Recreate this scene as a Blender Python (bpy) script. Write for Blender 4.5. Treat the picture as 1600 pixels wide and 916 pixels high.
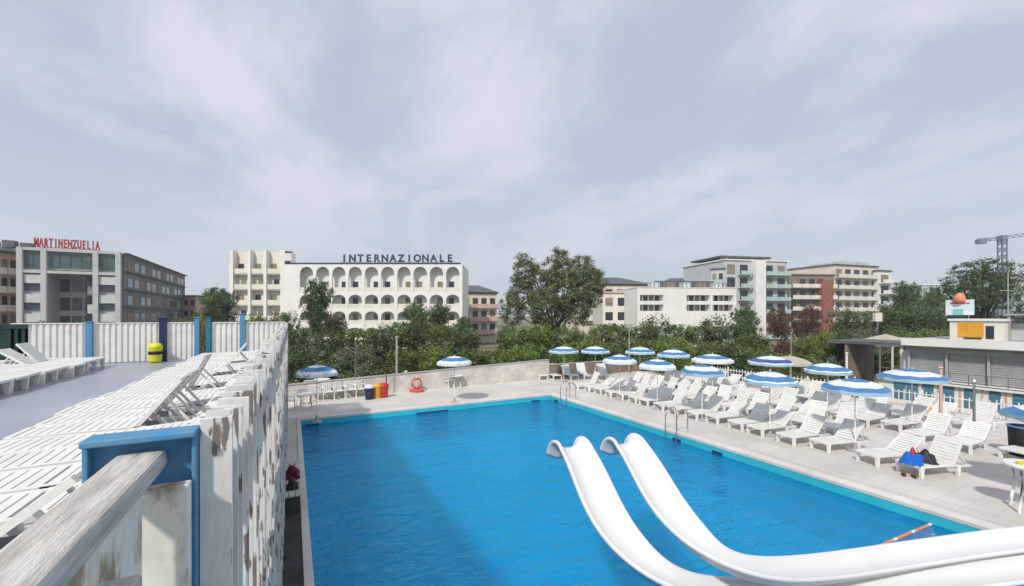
import bpy, math, random
from math import sin, cos, tan, atan, pi, radians as R, sqrt
from mathutils import Vector, Matrix
random.seed(7)
for o in list(bpy.data.objects): bpy.data.objects.remove(o)
scn = bpy.context.scene
col = scn.collection

# ------------------------------------------------------------ camera
CAMZ = 4.5; F = 665.0; YAW = 27.35; HOR = 493.0
SA, CA = sin(R(YAW)), cos(R(YAW))
cam = bpy.data.cameras.new('camera'); camo = bpy.data.objects.new('camera', cam); col.objects.link(camo)
camo.location = (0, 0, CAMZ); camo.rotation_euler = (R(90), 0, -R(YAW))
cam.sensor_width = 36; cam.lens = F/1600*36; cam.shift_y = (HOR-458)/1600
cam.clip_start = .05; cam.clip_end = 4000
scn.camera = camo

# ------------------------------------------------------------ light
w = bpy.data.worlds.new('World'); scn.world = w; w.use_nodes = True
nt = w.node_tree; N = nt.nodes; L = nt.links; N.clear()
SUNDIR = Vector((.75, .62, -.95)).normalized()          # direction the light travels
elev = math.asin(-SUNDIR.z)
out = N.new('ShaderNodeOutputWorld'); bg = N.new('ShaderNodeBackground'); bg.inputs[1].default_value = .116
sky = N.new('ShaderNodeTexSky'); sky.sky_type = 'NISHITA'; sky.sun_disc = False
sky.sun_elevation = elev; sky.sun_rotation = math.atan2(-SUNDIR.x, -SUNDIR.y)
sky.air_density = 1.0; sky.dust_density = 2.0; sky.ozone_density = 1.5
tc = N.new('ShaderNodeTexCoord'); sep = N.new('ShaderNodeSeparateXYZ'); L.new(tc.outputs['Generated'], sep.inputs[0])
def wm(op, a, b):
    m = N.new('ShaderNodeMath'); m.operation = op
    for i, v in enumerate((a, b)):
        if isinstance(v, (int, float)): m.inputs[i].default_value = v
        elif v is not None: L.new(v, m.inputs[i])
    return m.outputs[0]
zz = wm('ADD', wm('MAXIMUM', sep.outputs[2], 0), .22)
cmb = N.new('ShaderNodeCombineXYZ'); L.new(wm('DIVIDE', sep.outputs[0], zz), cmb.inputs[0]); L.new(wm('DIVIDE', sep.outputs[1], zz), cmb.inputs[1])
mp = N.new('ShaderNodeMapping'); mp.inputs['Rotation'].default_value = (0, 0, R(25)); mp.inputs['Scale'].default_value = (1.1, .75, 1); mp.inputs['Location'].default_value = (3.1, 1.4, 0)
L.new(cmb.outputs[0], mp.inputs[0])
n1 = N.new('ShaderNodeTexNoise'); n1.inputs['Scale'].default_value = 1.45; n1.inputs['Detail'].default_value = 9; n1.inputs['Roughness'].default_value = .57; n1.inputs['Distortion'].default_value = .35
L.new(mp.outputs[0], n1.inputs[0])
cr = N.new('ShaderNodeValToRGB'); cr.color_ramp.elements[0].position = .38; cr.color_ramp.elements[1].position = .62
cr.color_ramp.elements[0].color = (.32,)*3+(1,); cr.color_ramp.elements[1].color = (.97,)*3+(1,)
cr.color_ramp.interpolation = 'EASE'
L.new(n1.outputs[0], cr.inputs[0])
n2 = N.new('ShaderNodeTexNoise'); n2.inputs['Scale'].default_value = 1.4; n2.inputs['Detail'].default_value = 4
L.new(mp.outputs[0], n2.inputs[0])
cc = N.new('ShaderNodeMix'); cc.data_type = 'RGBA'
cc.inputs['A'].default_value = (4.6, 4.85, 5.5, 1); cc.inputs['B'].default_value = (5.15, 5.25, 5.7, 1)
L.new(n2.outputs[0], cc.inputs['Factor'])
bl = N.new('ShaderNodeMix'); bl.data_type = 'RGBA'; bl.inputs['Factor'].default_value = .8
L.new(sky.outputs[0], bl.inputs['A']); bl.inputs['B'].default_value = (2.9, 3.55, 4.5, 1)
mx = N.new('ShaderNodeMix'); mx.data_type = 'RGBA'
L.new(cr.outputs[0], mx.inputs['Factor']); L.new(bl.outputs['Result'], mx.inputs['A']); L.new(cc.outputs['Result'], mx.inputs['B'])
# thicker veil close to the horizon
hz = N.new('ShaderNodeMapRange'); hz.inputs['From Min'].default_value = 0; hz.inputs['From Max'].default_value = .3; hz.inputs['To Min'].default_value = .85; hz.inputs['To Max'].default_value = 0
L.new(sep.outputs[2], hz.inputs[0])
mx2 = N.new('ShaderNodeMix'); mx2.data_type = 'RGBA'
L.new(hz.outputs[0], mx2.inputs['Factor']); L.new(mx.outputs['Result'], mx2.inputs['A']); mx2.inputs['B'].default_value = (4.4, 4.85, 5.3, 1)
L.new(mx2.outputs['Result'], bg.inputs[0]); L.new(bg.outputs[0], out.inputs[0])

sun = bpy.data.lights.new('sun', 'SUN'); sun.energy = 2.75; sun.angle = R(3.5); sun.color = (1, .95, .87)
suno = bpy.data.objects.new('sun', sun); col.objects.link(suno)
suno.rotation_euler = SUNDIR.to_track_quat('-Z', 'Y').to_euler(); suno.location = (0, 0, 60)
vs = scn.view_settings; vs.view_transform = 'Standard'; vs.look = 'None'; vs.exposure = .36; vs.gamma = 1
scn.render.resolution_x = 1024; scn.render.resolution_y = 586
scn.cycles.transparent_max_bounces = 12

# ------------------------------------------------------------ pixel -> world helpers
def P(x, y, z=0.0):
    """point of the photograph's pixel (x, y) on the horizontal plane of height z"""
    D = F*(CAMZ-z)/(y-HOR); l = (x-800)/F*D
    return Vector((D*SA+l*CA, D*CA-l*SA, z))
def PD(x, D, z=0.0):
    l = (x-800)/F*D
    return Vector((D*SA+l*CA, D*CA-l*SA, z))
def ZD(y, D): return CAMZ-(y-HOR)/F*D
def ang(x): return atan((x-800)/F)+R(YAW)
def XatY(x, Y): return Y*tan(ang(x))
def YatX(x, X): return X/tan(ang(x))
def depth(p): return p[0]*SA+p[1]*CA

# ------------------------------------------------------------ materials
M = {}
def nm(name):
    m = bpy.data.materials.new(name); m.use_nodes = True; M[name] = m
    return m, m.node_tree.nodes, m.node_tree.links, m.node_tree.nodes['Principled BSDF']
def mat(name, c, rough=.7, var=.12, scale=3.0, c2=None, metal=0, bump=0.0, stretch=(1, 1, 1), spec=.4, lo=.35, hi=.7):
    m, n, l, b = nm(name)
    b.inputs['Roughness'].default_value = rough; b.inputs['Metallic'].default_value = metal
    b.inputs['Specular IOR Level'].default_value = spec
    t = n.new('ShaderNodeTexCoord'); mpp = n.new('ShaderNodeMapping'); mpp.inputs['Scale'].default_value = stretch
    l.new(t.outputs['Object'], mpp.inputs[0])
    nz = n.new('ShaderNodeTexNoise'); nz.inputs['Scale'].default_value = scale; nz.inputs['Detail'].default_value = 6; nz.inputs['Roughness'].default_value = .6
    l.new(mpp.outputs[0], nz.inputs[0])
    rp = n.new('ShaderNodeValToRGB'); rp.color_ramp.elements[0].position = lo; rp.color_ramp.elements[1].position = hi
    if c2 is None: c2 = tuple(max(0, v*(1-2*var)) for v in c)
    rp.color_ramp.elements[0].color = (*c2, 1); rp.color_ramp.elements[1].color = (*c, 1)
    l.new(nz.outputs[0], rp.inputs[0]); l.new(rp.outputs[0], b.inputs['Base Color'])
    if bump:
        bp = n.new('ShaderNodeBump'); bp.inputs['Strength'].default_value = bump; bp.inputs['Distance'].default_value = .02
        l.new(nz.outputs[0], bp.inputs['Height']); l.new(bp.outputs[0], b.inputs['Normal'])
    return m
mat('plastic', (.78, .77, .74), .45, .07, 2.5)
mat('plastic_old', (.72, .71, .67), .5, .12, 4)
mat('white_gloss', (.66, .66, .66), .22, .02, 1.2, spec=.5)
mat('white_wall', (.80, .79, .76), .8, .06, .35)
mat('cream_wall', (.76, .72, .64), .8, .07, .4)
mat('pale_grey_wall', (.54, .56, .56), .8, .08, .4)  # plain pale grey finish with faint random mottling
mat('beige_wall', (.74, .65, .56), .8, .08, .4)
mat('peach_wall', (.62, .44, .30), .8, .08, .4)
mat('pink_wall', (.62, .42, .36), .8, .08, .5)
mat('mint_wall', (.42, .56, .52), .8, .08, .5)
mat('grey_wall', (.46, .49, .50), .8, .12, .4)
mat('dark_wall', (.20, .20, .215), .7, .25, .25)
mat('door_blue', (.09, .22, .33), .6, .15, 4)
mat('brick', (.33, .13, .10), .85, .2, 2)
mat('brown_wall', (.30, .24, .19), .8, .2, 1)
mat('roof_grey', (.14, .14, .15), .85, .2, .6)
mat('roof_red', (.30, .13, .09), .85, .2, 1)
mat('glass_dark', (.035, .045, .055), .15, .3, .6, spec=.6)
mat('glass_blue', (.05, .09, .12), .12, .3, .5, spec=.6)
mat('glass_teal', (.10, .17, .18), .15, .3, .4, spec=.6)
mat('shutter_tan', (.30, .26, .20), .7, .2, 1)
mat('shutter_white', (.62, .64, .64), .6, .08, 1)
mat('blue_paint', (.06, .23, .43), .6, .2, 14, c2=(.13, .26, .37), lo=.3, hi=.6)
mat('teal_paint', (.02, .20, .30), .5, .2, 6)
mat('navy_paint', (.015, .03, .10), .5, .2, 6)
mat('black', (.012, .012, .014), .6, .2, 6)
mat('dark_green', (.012, .05, .045), .6, .3, 3)
mat('yellow', (.72, .72, .03), .5, .1, 5)
mat('yellow_orange', (.75, .36, .03), .5, .1, 5)
mat('orange', (.72, .27, .14), .5, .1, 5)
mat('red', (.52, .04, .03), .5, .15, 5)
mat('red_pale', (.62, .12, .10), .5, .15, 5)
mat('burgundy', (.12, .004, .03), .9, .3, 20, bump=.6)
mat('towel_blue', (.01, .14, .62), .9, .2, 30, bump=.6)
mat('brown', (.10, .055, .035), .8, .25, 8)
mat('letter_red', (.42, .045, .07), .5, .05, 4)
mat('letter_navy', (.035, .04, .09), .5, .05, 4)
mat('steel', (.42, .44, .46), .3, .1, 6, metal=.8)
mat('grey_paint', (.22, .25, .32), .5, .1, 3)
mat('fabric_white', (.64, .68, .72), .85, .05, 4)
mat('fabric_blue', (.075, .21, .44), .85, .12, 4)
mat('fabric_navy', (.06, .10, .30), .85, .12, 4)
mat('fabric_pale', (.34, .50, .60), .85, .1, 4)
mat('fabric_ecru', (.45, .41, .34), .85, .08, 4)
mat('trunk', (.10, .075, .055), .9, .3, 6, bump=.5, stretch=(1, 1, .2))
mat('concrete', (.40, .39, .37), .85, .1, .8, bump=.15)
mat('wall_stone', (.70, .66, .60), .9, .16, 1.4, bump=.3)
mat('terrace_tile', (.36, .38, .44), .35, .12, .5, spec=.5)
mat('shutter_grey', (.34, .34, .35), .7, .12, 1)
mat('dark_grey', (.07, .075, .08), .85, .3, 2)
mat('sign_white', (.70, .76, .84), .5, .05, .9)
mat('sign_teal', (.22, .58, .55), .5, .1, .9)
mat('skimmer', (.005, .035, .09), .5, .1, 3)

# weathered wood and peeling paint
mat('old_wood', (.64, .62, .59), .9, .1, 7, c2=(.34, .32, .30), bump=.8, stretch=(6, .7, 6), lo=.3, hi=.72)
def peel(name, paint, wood, lo, hi, st):
    m, n, l, b = nm(name)
    b.inputs['Roughness'].default_value = .75
    t = n.new('ShaderNodeTexCoord'); a = n.new('ShaderNodeMapping'); a.inputs['Scale'].default_value = st
    l.new(t.outputs['Object'], a.inputs[0])
    z = n.new('ShaderNodeTexNoise'); z.inputs['Scale'].default_value = 1.0; z.inputs['Detail'].default_value = 5; z.inputs['Roughness'].default_value = .55
    l.new(a.outputs[0], z.inputs[0])
    r = n.new('ShaderNodeValToRGB'); r.color_ramp.elements[0].position = lo; r.color_ramp.elements[1].position = hi
    r.color_ramp.elements[0].color = (*wood, 1); r.color_ramp.elements[1].color = (*paint, 1)
    l.new(z.outputs[0], r.inputs[0])
    z2 = n.new('ShaderNodeTexNoise'); z2.inputs['Scale'].default_value = 3.0; z2.inputs['Detail'].default_value = 4; l.new(a.outputs[0], z2.inputs[0])
    mm = n.new('ShaderNodeMix'); mm.data_type = 'RGBA'; mm.blend_type = 'MULTIPLY'; mm.inputs['Factor'].default_value = .35
    l.new(r.outputs[0], mm.inputs['A']); l.new(z2.outputs[0], mm.inputs['B']); l.new(mm.outputs['Result'], b.inputs['Base Color'])
    bp = n.new('ShaderNodeBump'); bp.inputs['Strength'].default_value = .5; bp.inputs['Distance'].default_value = .004
    l.new(r.outputs[0], bp.inputs['Height']); l.new(bp.outputs[0], b.inputs['Normal'])
peel('peeling_white', (.80, .79, .76), (.24, .205, .18), .425, .455, (19, 19, 4.5))
peel('peeling_cream', (.80, .78, .70), (.38, .30, .20), .36, .46, (9, 9, 5))

# deck: pale paving with joints
def paving(name, c, c2, sx, sy, joint):
    m, n, l, b = nm(name)
    b.inputs['Roughness'].default_value = .8
    t = n.new('ShaderNodeTexCoord')
    br = n.new('ShaderNodeTexBrick'); br.offset = 0; br.inputs['Scale'].default_value = 1; br.inputs['Brick Width'].default_value = sx; br.inputs['Row Height'].default_value = sy
    br.inputs['Mortar Size'].default_value = .012; br.inputs['Color1'].default_value = (*c, 1); br.inputs['Color2'].default_value = (*c2, 1); br.inputs['Mortar'].default_value = (*joint, 1)
    l.new(t.outputs['Object'], br.inputs[0])
    z = n.new('ShaderNodeTexNoise'); z.inputs['Scale'].default_value = .5; z.inputs['Detail'].default_value = 8; z.inputs['Roughness'].default_value = .65; l.new(t.outputs['Object'], z.inputs[0])
    r = n.new('ShaderNodeValToRGB'); r.color_ramp.elements[0].position = .3; r.color_ramp.elements[0].color = (.74, .72, .70, 1); r.color_ramp.elements[1].position = .7; r.color_ramp.elements[1].color = (1, 1, 1, 1)
    l.new(z.outputs[0], r.inputs[0])
    mm = n.new('ShaderNodeMix'); mm.data_type = 'RGBA'; mm.blend_type = 'MULTIPLY'; mm.inputs['Factor'].default_value = 1
    l.new(br.outputs[0], mm.inputs['A']); l.new(r.outputs[0], mm.inputs['B']); l.new(mm.outputs['Result'], b.inputs['Base Color'])
paving('deck_paving', (.64, .605, .565), (.62, .585, .55), .5, .5, (.54, .51, .48))
paving('coping_tile', (.70, .67, .64), (.68, .65, .62), .5, .5, (.60, .57, .54))
paving('pool_tile', (.16, .90, .98), (.15, .86, .97), .3, .3, (.10, .70, .90))
paving('pool_band', (.02, .56, .66), (.02, .53, .64), .25, .25, (.02, .44, .55))

# ground beyond the pool: grass, sand and dry scrub
m, n, l, b = nm('ground_mix'); b.inputs['Roughness'].default_value = .95
t = n.new('ShaderNodeTexCoord'); z = n.new('ShaderNodeTexNoise'); z.inputs['Scale'].default_value = .07; z.inputs['Detail'].default_value = 9; z.inputs['Roughness'].default_value = .7
l.new(t.outputs['Object'], z.inputs[0])
r = n.new('ShaderNodeValToRGB'); e = r.color_ramp.elements; e[0].position = .4; e[0].color = (.05, .075, .02, 1); e[1].position = .58; e[1].color = (.34, .27, .18, 1)
k = e.new(.5); k.color = (.12, .12, .05, 1)
l.new(z.outputs[0], r.inputs[0]); l.new(r.outputs[0], b.inputs['Base Color'])

# leaves
def leafmat(name, c1, c2, c3):
    m, n, l, b = nm(name); b.inputs['Roughness'].default_value = .6; b.inputs['Specular IOR Level'].default_value = .25
    t = n.new('ShaderNodeTexCoord'); z = n.new('ShaderNodeTexNoise'); z.inputs['Scale'].default_value = .9; z.inputs['Detail'].default_value = 3; l.new(t.outputs['Object'], z.inputs[0])
    oi = n.new('ShaderNodeObjectInfo')
    g = n.new('ShaderNodeNewGeometry')
    ad = n.new('ShaderNodeMath'); ad.operation = 'MULTIPLY_ADD'; ad.inputs[1].default_value = .22; l.new(g.outputs['Random Per Island'], ad.inputs[0]); 
    sb = n.new('ShaderNodeMath'); sb.operation = 'SUBTRACT'; sb.inputs[1].default_value = .11; l.new(z.outputs[0], sb.inputs[0]); l.new(sb.outputs[0], ad.inputs[2])
    r = n.new('ShaderNodeValToRGB'); e = r.color_ramp.elements; e[0].position = .34; e[0].color = (*c1, 1); e[1].position = .66; e[1].color = (*c3, 1)
    k = e.new(.5); k.color = (*c2, 1)
    l.new(ad.outputs[0], r.inputs[0]); l.new(r.outputs[0], b.inputs['Base Color'])
leafmat('leaf_dark', (0.043, 0.067, 0.026), (0.070, 0.109, 0.038), (0.123, 0.167, 0.058))
leafmat('leaf_mid', (.055, .085, .024), (.090, .135, .038), (.15, .195, .06))
leafmat('leaf_bright', (.075, .118, .024), (.118, .175, .038), (.19, .245, .065))
leafmat('leaf_olive', (0.087, 0.109, 0.058), (0.123, 0.152, 0.080), (0.189, 0.217, 0.123))
leafmat('leaf_willow', (.08, .10, .035), (.125, .15, .055), (.23, .235, .13))
leafmat('leaf_red', (0.072, 0.032, 0.026), (0.116, 0.052, 0.038), (0.145, 0.109, 0.051))
leafmat('leaf_dry', (0.189, 0.123, 0.080), (0.174, 0.160, 0.072), (0.304, 0.232, 0.160))

# water
m, n, l, b = nm('water'); n.remove(b)
o_ = n['Material Output']
t = n.new('ShaderNodeTexCoord')
mpa = n.new('ShaderNodeMapping'); mpa.inputs['Rotation'].default_value = (0, 0, R(-20)); mpa.inputs['Scale'].default_value = (1, 1.9, 1); l.new(t.outputs['Object'], mpa.inputs[0])
z1 = n.new('ShaderNodeTexNoise'); z1.inputs['Scale'].default_value = 1.1; z1.inputs['Detail'].default_value = 5; z1.inputs['Distortion'].default_value = .7; l.new(mpa.outputs[0], z1.inputs[0])
z2 = n.new('ShaderNodeTexNoise'); z2.inputs['Scale'].default_value = 6.5; z2.inputs['Detail'].default_value = 3; z2.inputs['Distortion'].default_value = .5; l.new(mpa.outputs[0], z2.inputs[0])
s_ = n.new('ShaderNodeMath'); s_.operation = 'MULTIPLY_ADD'; s_.inputs[1].default_value = .22; l.new(z2.outputs[0], s_.inputs[0]); l.new(z1.outputs[0], s_.inputs[2])
bp = n.new('ShaderNodeBump'); bp.inputs['Strength'].default_value = 1; bp.inputs['Distance'].default_value = .22; l.new(s_.outputs[0], bp.inputs['Height'])
tr = n.new('ShaderNodeBsdfTransparent'); tr.inputs[0].default_value = (0, .79, .98, 1)
rf = n.new('ShaderNodeBsdfRefraction'); rf.inputs[0].default_value = (.0, .73, .97, 1); rf.inputs['IOR'].default_value = 1.33; rf.inputs['Roughness'].default_value = .02; l.new(bp.outputs[0], rf.inputs['Normal'])
x0 = n.new('ShaderNodeMixShader'); x0.inputs[0].default_value = .45; l.new(tr.outputs[0], x0.inputs[1]); l.new(rf.outputs[0], x0.inputs[2])
df = n.new('ShaderNodeBsdfDiffuse'); df.inputs[0].default_value = (0, .39, .94, 1); l.new(bp.outputs[0], df.inputs['Normal'])
x1 = n.new('ShaderNodeMixShader'); x1.inputs[0].default_value = .25; l.new(x0.outputs[0], x1.inputs[1]); l.new(df.outputs[0], x1.inputs[2])
gl = n.new('ShaderNodeBsdfGlossy'); gl.inputs['Roughness'].default_value = .04; l.new(bp.outputs[0], gl.inputs['Normal'])
fr = n.new('ShaderNodeFresnel'); fr.inputs['IOR'].default_value = 1.33; l.new(bp.outputs[0], fr.inputs['Normal'])
x2 = n.new('ShaderNodeMixShader'); l.new(fr.outputs[0], x2.inputs[0]); l.new(x1.outputs[0], x2.inputs[1]); l.new(gl.outputs[0], x2.inputs[2])
l.new(x2.outputs[0], o_.inputs[0])

# ------------------------------------------------------------ mesh builder
class MB:
    def __init__(s): s.v = []; s.f = []; s.m = []; s.cur = 0
    def quad(s, *pts):
        i = len(s.v); s.v += [tuple(p) for p in pts]; s.f.append(tuple(range(i, i+len(pts)))); s.m.append(s.cur)
    def hexa(s, c):                                  # 8 corners: bottom 0-3, top 4-7
        i = len(s.v); s.v += [tuple(p) for p in c]
        for q in ((3, 2, 1, 0), (4, 5, 6, 7), (0, 1, 5, 4), (1, 2, 6, 5), (2, 3, 7, 6), (3, 0, 4, 7)):
            s.f.append(tuple(i+k for k in q)); s.m.append(s.cur)
    def box(s, x0, x1, y0, y1, z0, z1):
        s.hexa([(x0, y0, z0), (x1, y0, z0), (x1, y1, z0), (x0, y1, z0), (x0, y0, z1), (x1, y0, z1), (x1, y1, z1), (x0, y1, z1)])
    def bar(s, a, b, wd, ht, up=(0, 0, 1)):
        a = Vector(a); b = Vector(b); d = (b-a).normalized(); u = Vector(up)
        sd = d.cross(u)
        if sd.length < 1e-4: sd = d.cross(Vector((1, 0, 0)))
        sd.normalize(); u2 = sd.cross(d); h = sd*wd/2; k = u2*ht/2
        s.hexa([a-h-k, a+h-k, b+h-k, b-h-k, a-h+k, a+h+k, b+h+k, b-h+k])
    def tube(s, pts, rad, seg=8, caps=True):
        pts = [Vector(p) for p in pts]
        if not isinstance(rad, (list, tuple)): rad = [rad]*len(pts)
        rings = []
        for j, p in enumerate(pts):
            d = (pts[min(j+1, len(pts)-1)]-pts[max(j-1, 0)]).normalized()
            a = d.cross(Vector((0, 0, 1)))
            if a.length < .05: a = d.cross(Vector((1, 0, 0)))
            a.normalize(); b = d.cross(a); i = len(s.v)
            s.v += [tuple(p+(a*cos(2*pi*k/seg)+b*sin(2*pi*k/seg))*rad[j]) for k in range(seg)]; rings.append(i)
        for r0, r1 in zip(rings, rings[1:]):
            for k in range(seg): s.f.append((r0+k, r0+(k+1) % seg, r1+(k+1) % seg, r1+k)); s.m.append(s.cur)
        if caps:
            s.f.append(tuple(rings[0]+k for k in range(seg))); s.m.append(s.cur)
            s.f.append(tuple(rings[-1]+k for k in reversed(range(seg)))); s.m.append(s.cur)
    def lathe(s, prof, c=(0, 0, 0), seg=16, mats=None):   # prof = [(r, z)]
        i = len(s.v)
        for r_, z_ in prof: s.v += [(c[0]+r_*cos(2*pi*k/seg), c[1]+r_*sin(2*pi*k/seg), c[2]+z_) for k in range(seg)]
        for j in range(len(prof)-1):
            for k in range(seg):
                a = i+j*seg; s.f.append((a+k, a+(k+1) % seg, a+seg+(k+1) % seg, a+seg+k)); s.m.append(mats[j] if mats else s.cur)
    def mesh(s, name, mats, smooth=False):
        me = bpy.data.meshes.new(name); me.from_pydata(s.v, [], s.f)
        for q in (mats if isinstance(mats, (list, tuple)) else [mats]): me.materials.append(M[q])
        me.polygons.foreach_set('material_index', s.m)
        if smooth: me.polygons.foreach_set('use_smooth', [True]*len(s.f))
        me.update(); return me
    def build(s, name, mats, parent=None, smooth=False, bevel=0, **t):
        o = bpy.data.objects.new(name, s.mesh(name, mats, smooth)); col.objects.link(o)
        if parent is not None: o.parent = parent
        if bevel:
            bv = o.modifiers.new('bevel', 'BEVEL'); bv.width = bevel; bv.segments = 2; bv.limit_method = 'ANGLE'
        if t: tag(o, **t)
        return o
def tag(o, label=None, cat=None, group=None, kind=None):
    if label: o['label'] = label
    if cat: o['category'] = cat
    if group: o['group'] = group
    if kind: o['kind'] = kind
    return o
def empty(name, loc=(0, 0, 0), rz=0, **t):
    o = bpy.data.objects.new(name, None); col.objects.link(o); o.location = loc; o.rotation_euler = (0, 0, rz); o.empty_display_size = .3
    return tag(o, **t)
def copy_tree(o, parent=None):
    c = o.copy(); col.objects.link(c)
    if parent is not None: c.parent = parent
    for ch in list(o.children): copy_tree(ch, c)
    return c
class Kind:
    """first use moves the prototype itself, later uses copy it"""
    every = []
    def __init__(s, root): s.root = root; s.used = False; Kind.every.append(s)
    def put(s, loc, rz=0, sc=None, label=None, group=None):
        o = copy_tree(s.root) if s.used else s.root; s.used = True
        o.location = loc; o.rotation_euler = (0, 0, rz)
        o.scale = sc if sc else (1, 1, 1)
        if label: o['label'] = label
        if group: o['group'] = group
        return o
ORD = 'first second third fourth fifth sixth seventh eighth ninth tenth eleventh twelfth thirteenth fourteenth fifteenth sixteenth seventeenth eighteenth nineteenth twentieth twenty-first twenty-second twenty-third twenty-fourth twenty-fifth twenty-sixth twenty-seventh twenty-eighth twenty-ninth thirtieth thirty-first thirty-second thirty-third thirty-fourth thirty-fifth thirty-sixth thirty-seventh thirty-eighth thirty-ninth fortieth'.split()

# ============================================================ SETTING
GZ = -2.3
PX0, PX1, PY0, PY1 = .33, 13.0, -4.5, 20.45          # pool
DX1, DY1 = 27.5, 25.6                                # deck limits
b = MB(); b.quad((-1500, -300, GZ), (1500, -300, GZ), (1500, 2500, GZ), (-1500, 2500, GZ)); b.build('ground', 'ground_mix', kind='structure')
b = MB()
CW = .34
CL = .15
for x0, x1, y0, y1 in ((-.4, PX0-CL, -10, 26.2), (PX1+CW, DX1, -10, 26.2), (PX0-CL, PX1+CW, PY1+CW, 26.2), (PX0-CL, PX1+CW, -10, PY0-CW)):
    b.quad((x0, y0, 0), (x1, y0, 0), (x1, y1, 0), (x0, y1, 0))
b.quad((DX1, -10, GZ), (DX1, 26.2, GZ), (DX1, 26.2, 0), (DX1, -10, 0)); b.quad((-.4, 26.2, GZ), (DX1, 26.2, GZ), (DX1, 26.2, 0), (-.4, 26.2, 0))
b.build('pool_deck', 'deck_paving', kind='structure')
b = MB()
for x0, x1, y0, y1 in ((PX0-CL, PX0, PY0-CW, PY1+CW), (PX1, PX1+CW, PY0-CW, PY1+CW), (PX0, PX1, PY1, PY1+CW), (PX0, PX1, PY0-CW, PY0)):
    b.box(x0, x1, y0, y1, -.06, .035)
b.build('pool_coping', 'coping_tile', bevel=.012, kind='structure')
b = MB(); WD = 1.5
b.quad((PX0, PY0, -WD), (PX1, PY0, -WD), (PX1, PY1, -WD), (PX0, PY1, -WD))
b.cur = 0
for (p, q) in (((PX0, PY0), (PX0, PY1)), ((PX0, PY1), (PX1, PY1)), ((PX1, PY1), (PX1, PY0)), ((PX1, PY0), (PX0, PY0))):
    b.cur = 0; b.quad((*p, -WD), (*q, -WD), (*q, -.5), (*p, -.5))
    b.cur = 1; b.quad((*p, -.5), (*q, -.5), (*q, -.06), (*p, -.06))
# underwater ledge along the far and right walls
b.cur = 1
b.quad((PX0, PY1-.35, -.62), (PX1, PY1-.35, -.62), (PX1, PY1, -.62), (PX0, PY1, -.62)); b.quad((PX0, PY1-.35, -WD), (PX1, PY1-.35, -WD), (PX1, PY1-.35, -.62), (PX0, PY1-.35, -.62))
b.quad((PX1-.35, PY0, -.62), (PX1, PY0, -.62), (PX1, PY1-.36, -.62), (PX1-.35, PY1-.36, -.62)); b.quad((PX1-.35, PY0, -WD), (PX1-.35, PY1-.36, -WD), (PX1-.35, PY1-.36, -.62), (PX1-.35, PY0, -.62))
b.build('pool_basin', ['pool_tile', 'pool_band'], kind='structure')
b = MB(); WZ = -.27
b.quad((PX0, PY0, WZ), (PX1, PY0, WZ), (PX1, PY1, WZ), (PX0, PY1, WZ)); b.build('water', 'water', kind='structure')
b = MB(); b.quad((-.2, -8, .004), (.175, -8, .004), (.175, 14.5, .004), (-.2, 14.5, .004)); b.build('shade_and_dirt_sheet', 'dark_grey', kind='structure')  # shade and wet dirt of the walkway put into a dark sheet
b = MB()
for k in range(40): b.box(PX1+CW+.25, PX1+CW+.37, -6+k*.66, -6+k*.66+.6, .003, .008)
b.build('deck_drain', 'pale_grey_wall', kind='structure')
# terrace
TZ = 2.75; TX1 = -.285
b = MB(); b.box(-17, TX1, -6, 21.3, GZ, TZ); b.build('terrace_floor', 'terrace_tile', kind='structure')

# ============================================================ TERRACE FENCES
FY = 20.5; FT = 4.2
side = empty('slat_fence', (-.3, 0, 0), label='long white slatted fence with flaking paint between terrace and pool', cat='fence')
b = MB(); y = 1.52; k = 0
while y < FY-.05:
    t_ = FT+random.uniform(-.012, .012); x1 = .15+random.uniform(-.014, .014); tw = random.uniform(-.012, .012)
    b.hexa([(.062, y, 0), (x1, y+tw, 0), (x1, y+.022+tw, 0), (.062, y+.022, 0), (.062, y, t_), (x1, y+tw, t_), (x1, y+.022+tw, t_), (.062, y+.022, t_)])
    y += .12+random.uniform(-.02, .02); k += 1
b.build('slat_panel', 'peeling_white', side)
b = MB(); b.box(.005, .06, 1.62, FY-.07, FT-.30, FT-.04); b.build('top_rail', 'peeling_white', side, bevel=.006)
b = MB(); b.box(.03, .06, 1.62, FY-.07, TZ+.12, TZ+.26); b.build('bottom_rail', 'peeling_white', side, bevel=.006)
b = MB(); b.box(.02, .06, 1.62, FY-.07, 0, TZ-.02); b.build('backing_wall', 'peeling_white', side)
for yy in (6.3, 11.0, 15.7): b = MB(); b.box(-.045, .004, yy, yy+.09, TZ, FT-.02); b.build('post', 'peeling_white', side)

# blue end post that takes the hand rail
bp_ = empty('fence_post', (-.355, 1.46, TZ), label='blue square box post holding the end of the weathered hand rail', cat='post')
ox, oy, oz = .355, -1.46, -TZ
b = MB()
b.box(-.48+ox, -.242+ox, 1.53+oy, 1.55+oy, 0, 4.155+oz)                # back plate
b.build('back_plate', 'blue_paint', bp_)
b = MB()
b.box(-.484+ox, -.241+ox, 1.47+oy, 1.556+oy, 4.157+oz, 4.175+oz)       # top
b.build('top_plate', 'blue_paint', bp_, bevel=.004)
for a0, a1 in ((-.484, -.472), (-.253, -.241)):
    b = MB(); b.box(a0+ox, a1+ox, 1.49+oy, 1.53+oy, 0 if a0 > -.4 else 4.05+oz, 4.156+oz); b.build('flange', 'blue_paint', bp_, bevel=.003)
rl = empty('hand_rail', (-.365, 1.0, TZ), label='weathered bare grey wooden rail running from the foreground into blue post', cat='rail')
b = MB(); b.hexa([(-.06, -1.6, 4.075-TZ), (.055, -1.6, 4.075-TZ), (.055, .52, 4.075-TZ), (-.06, .52, 4.075-TZ), (-.055, -1.6, 4.125-TZ), (.05, -1.6, 4.125-TZ), (.05, .52, 4.125-TZ), (-.055, .52, 4.125-TZ)])
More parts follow.
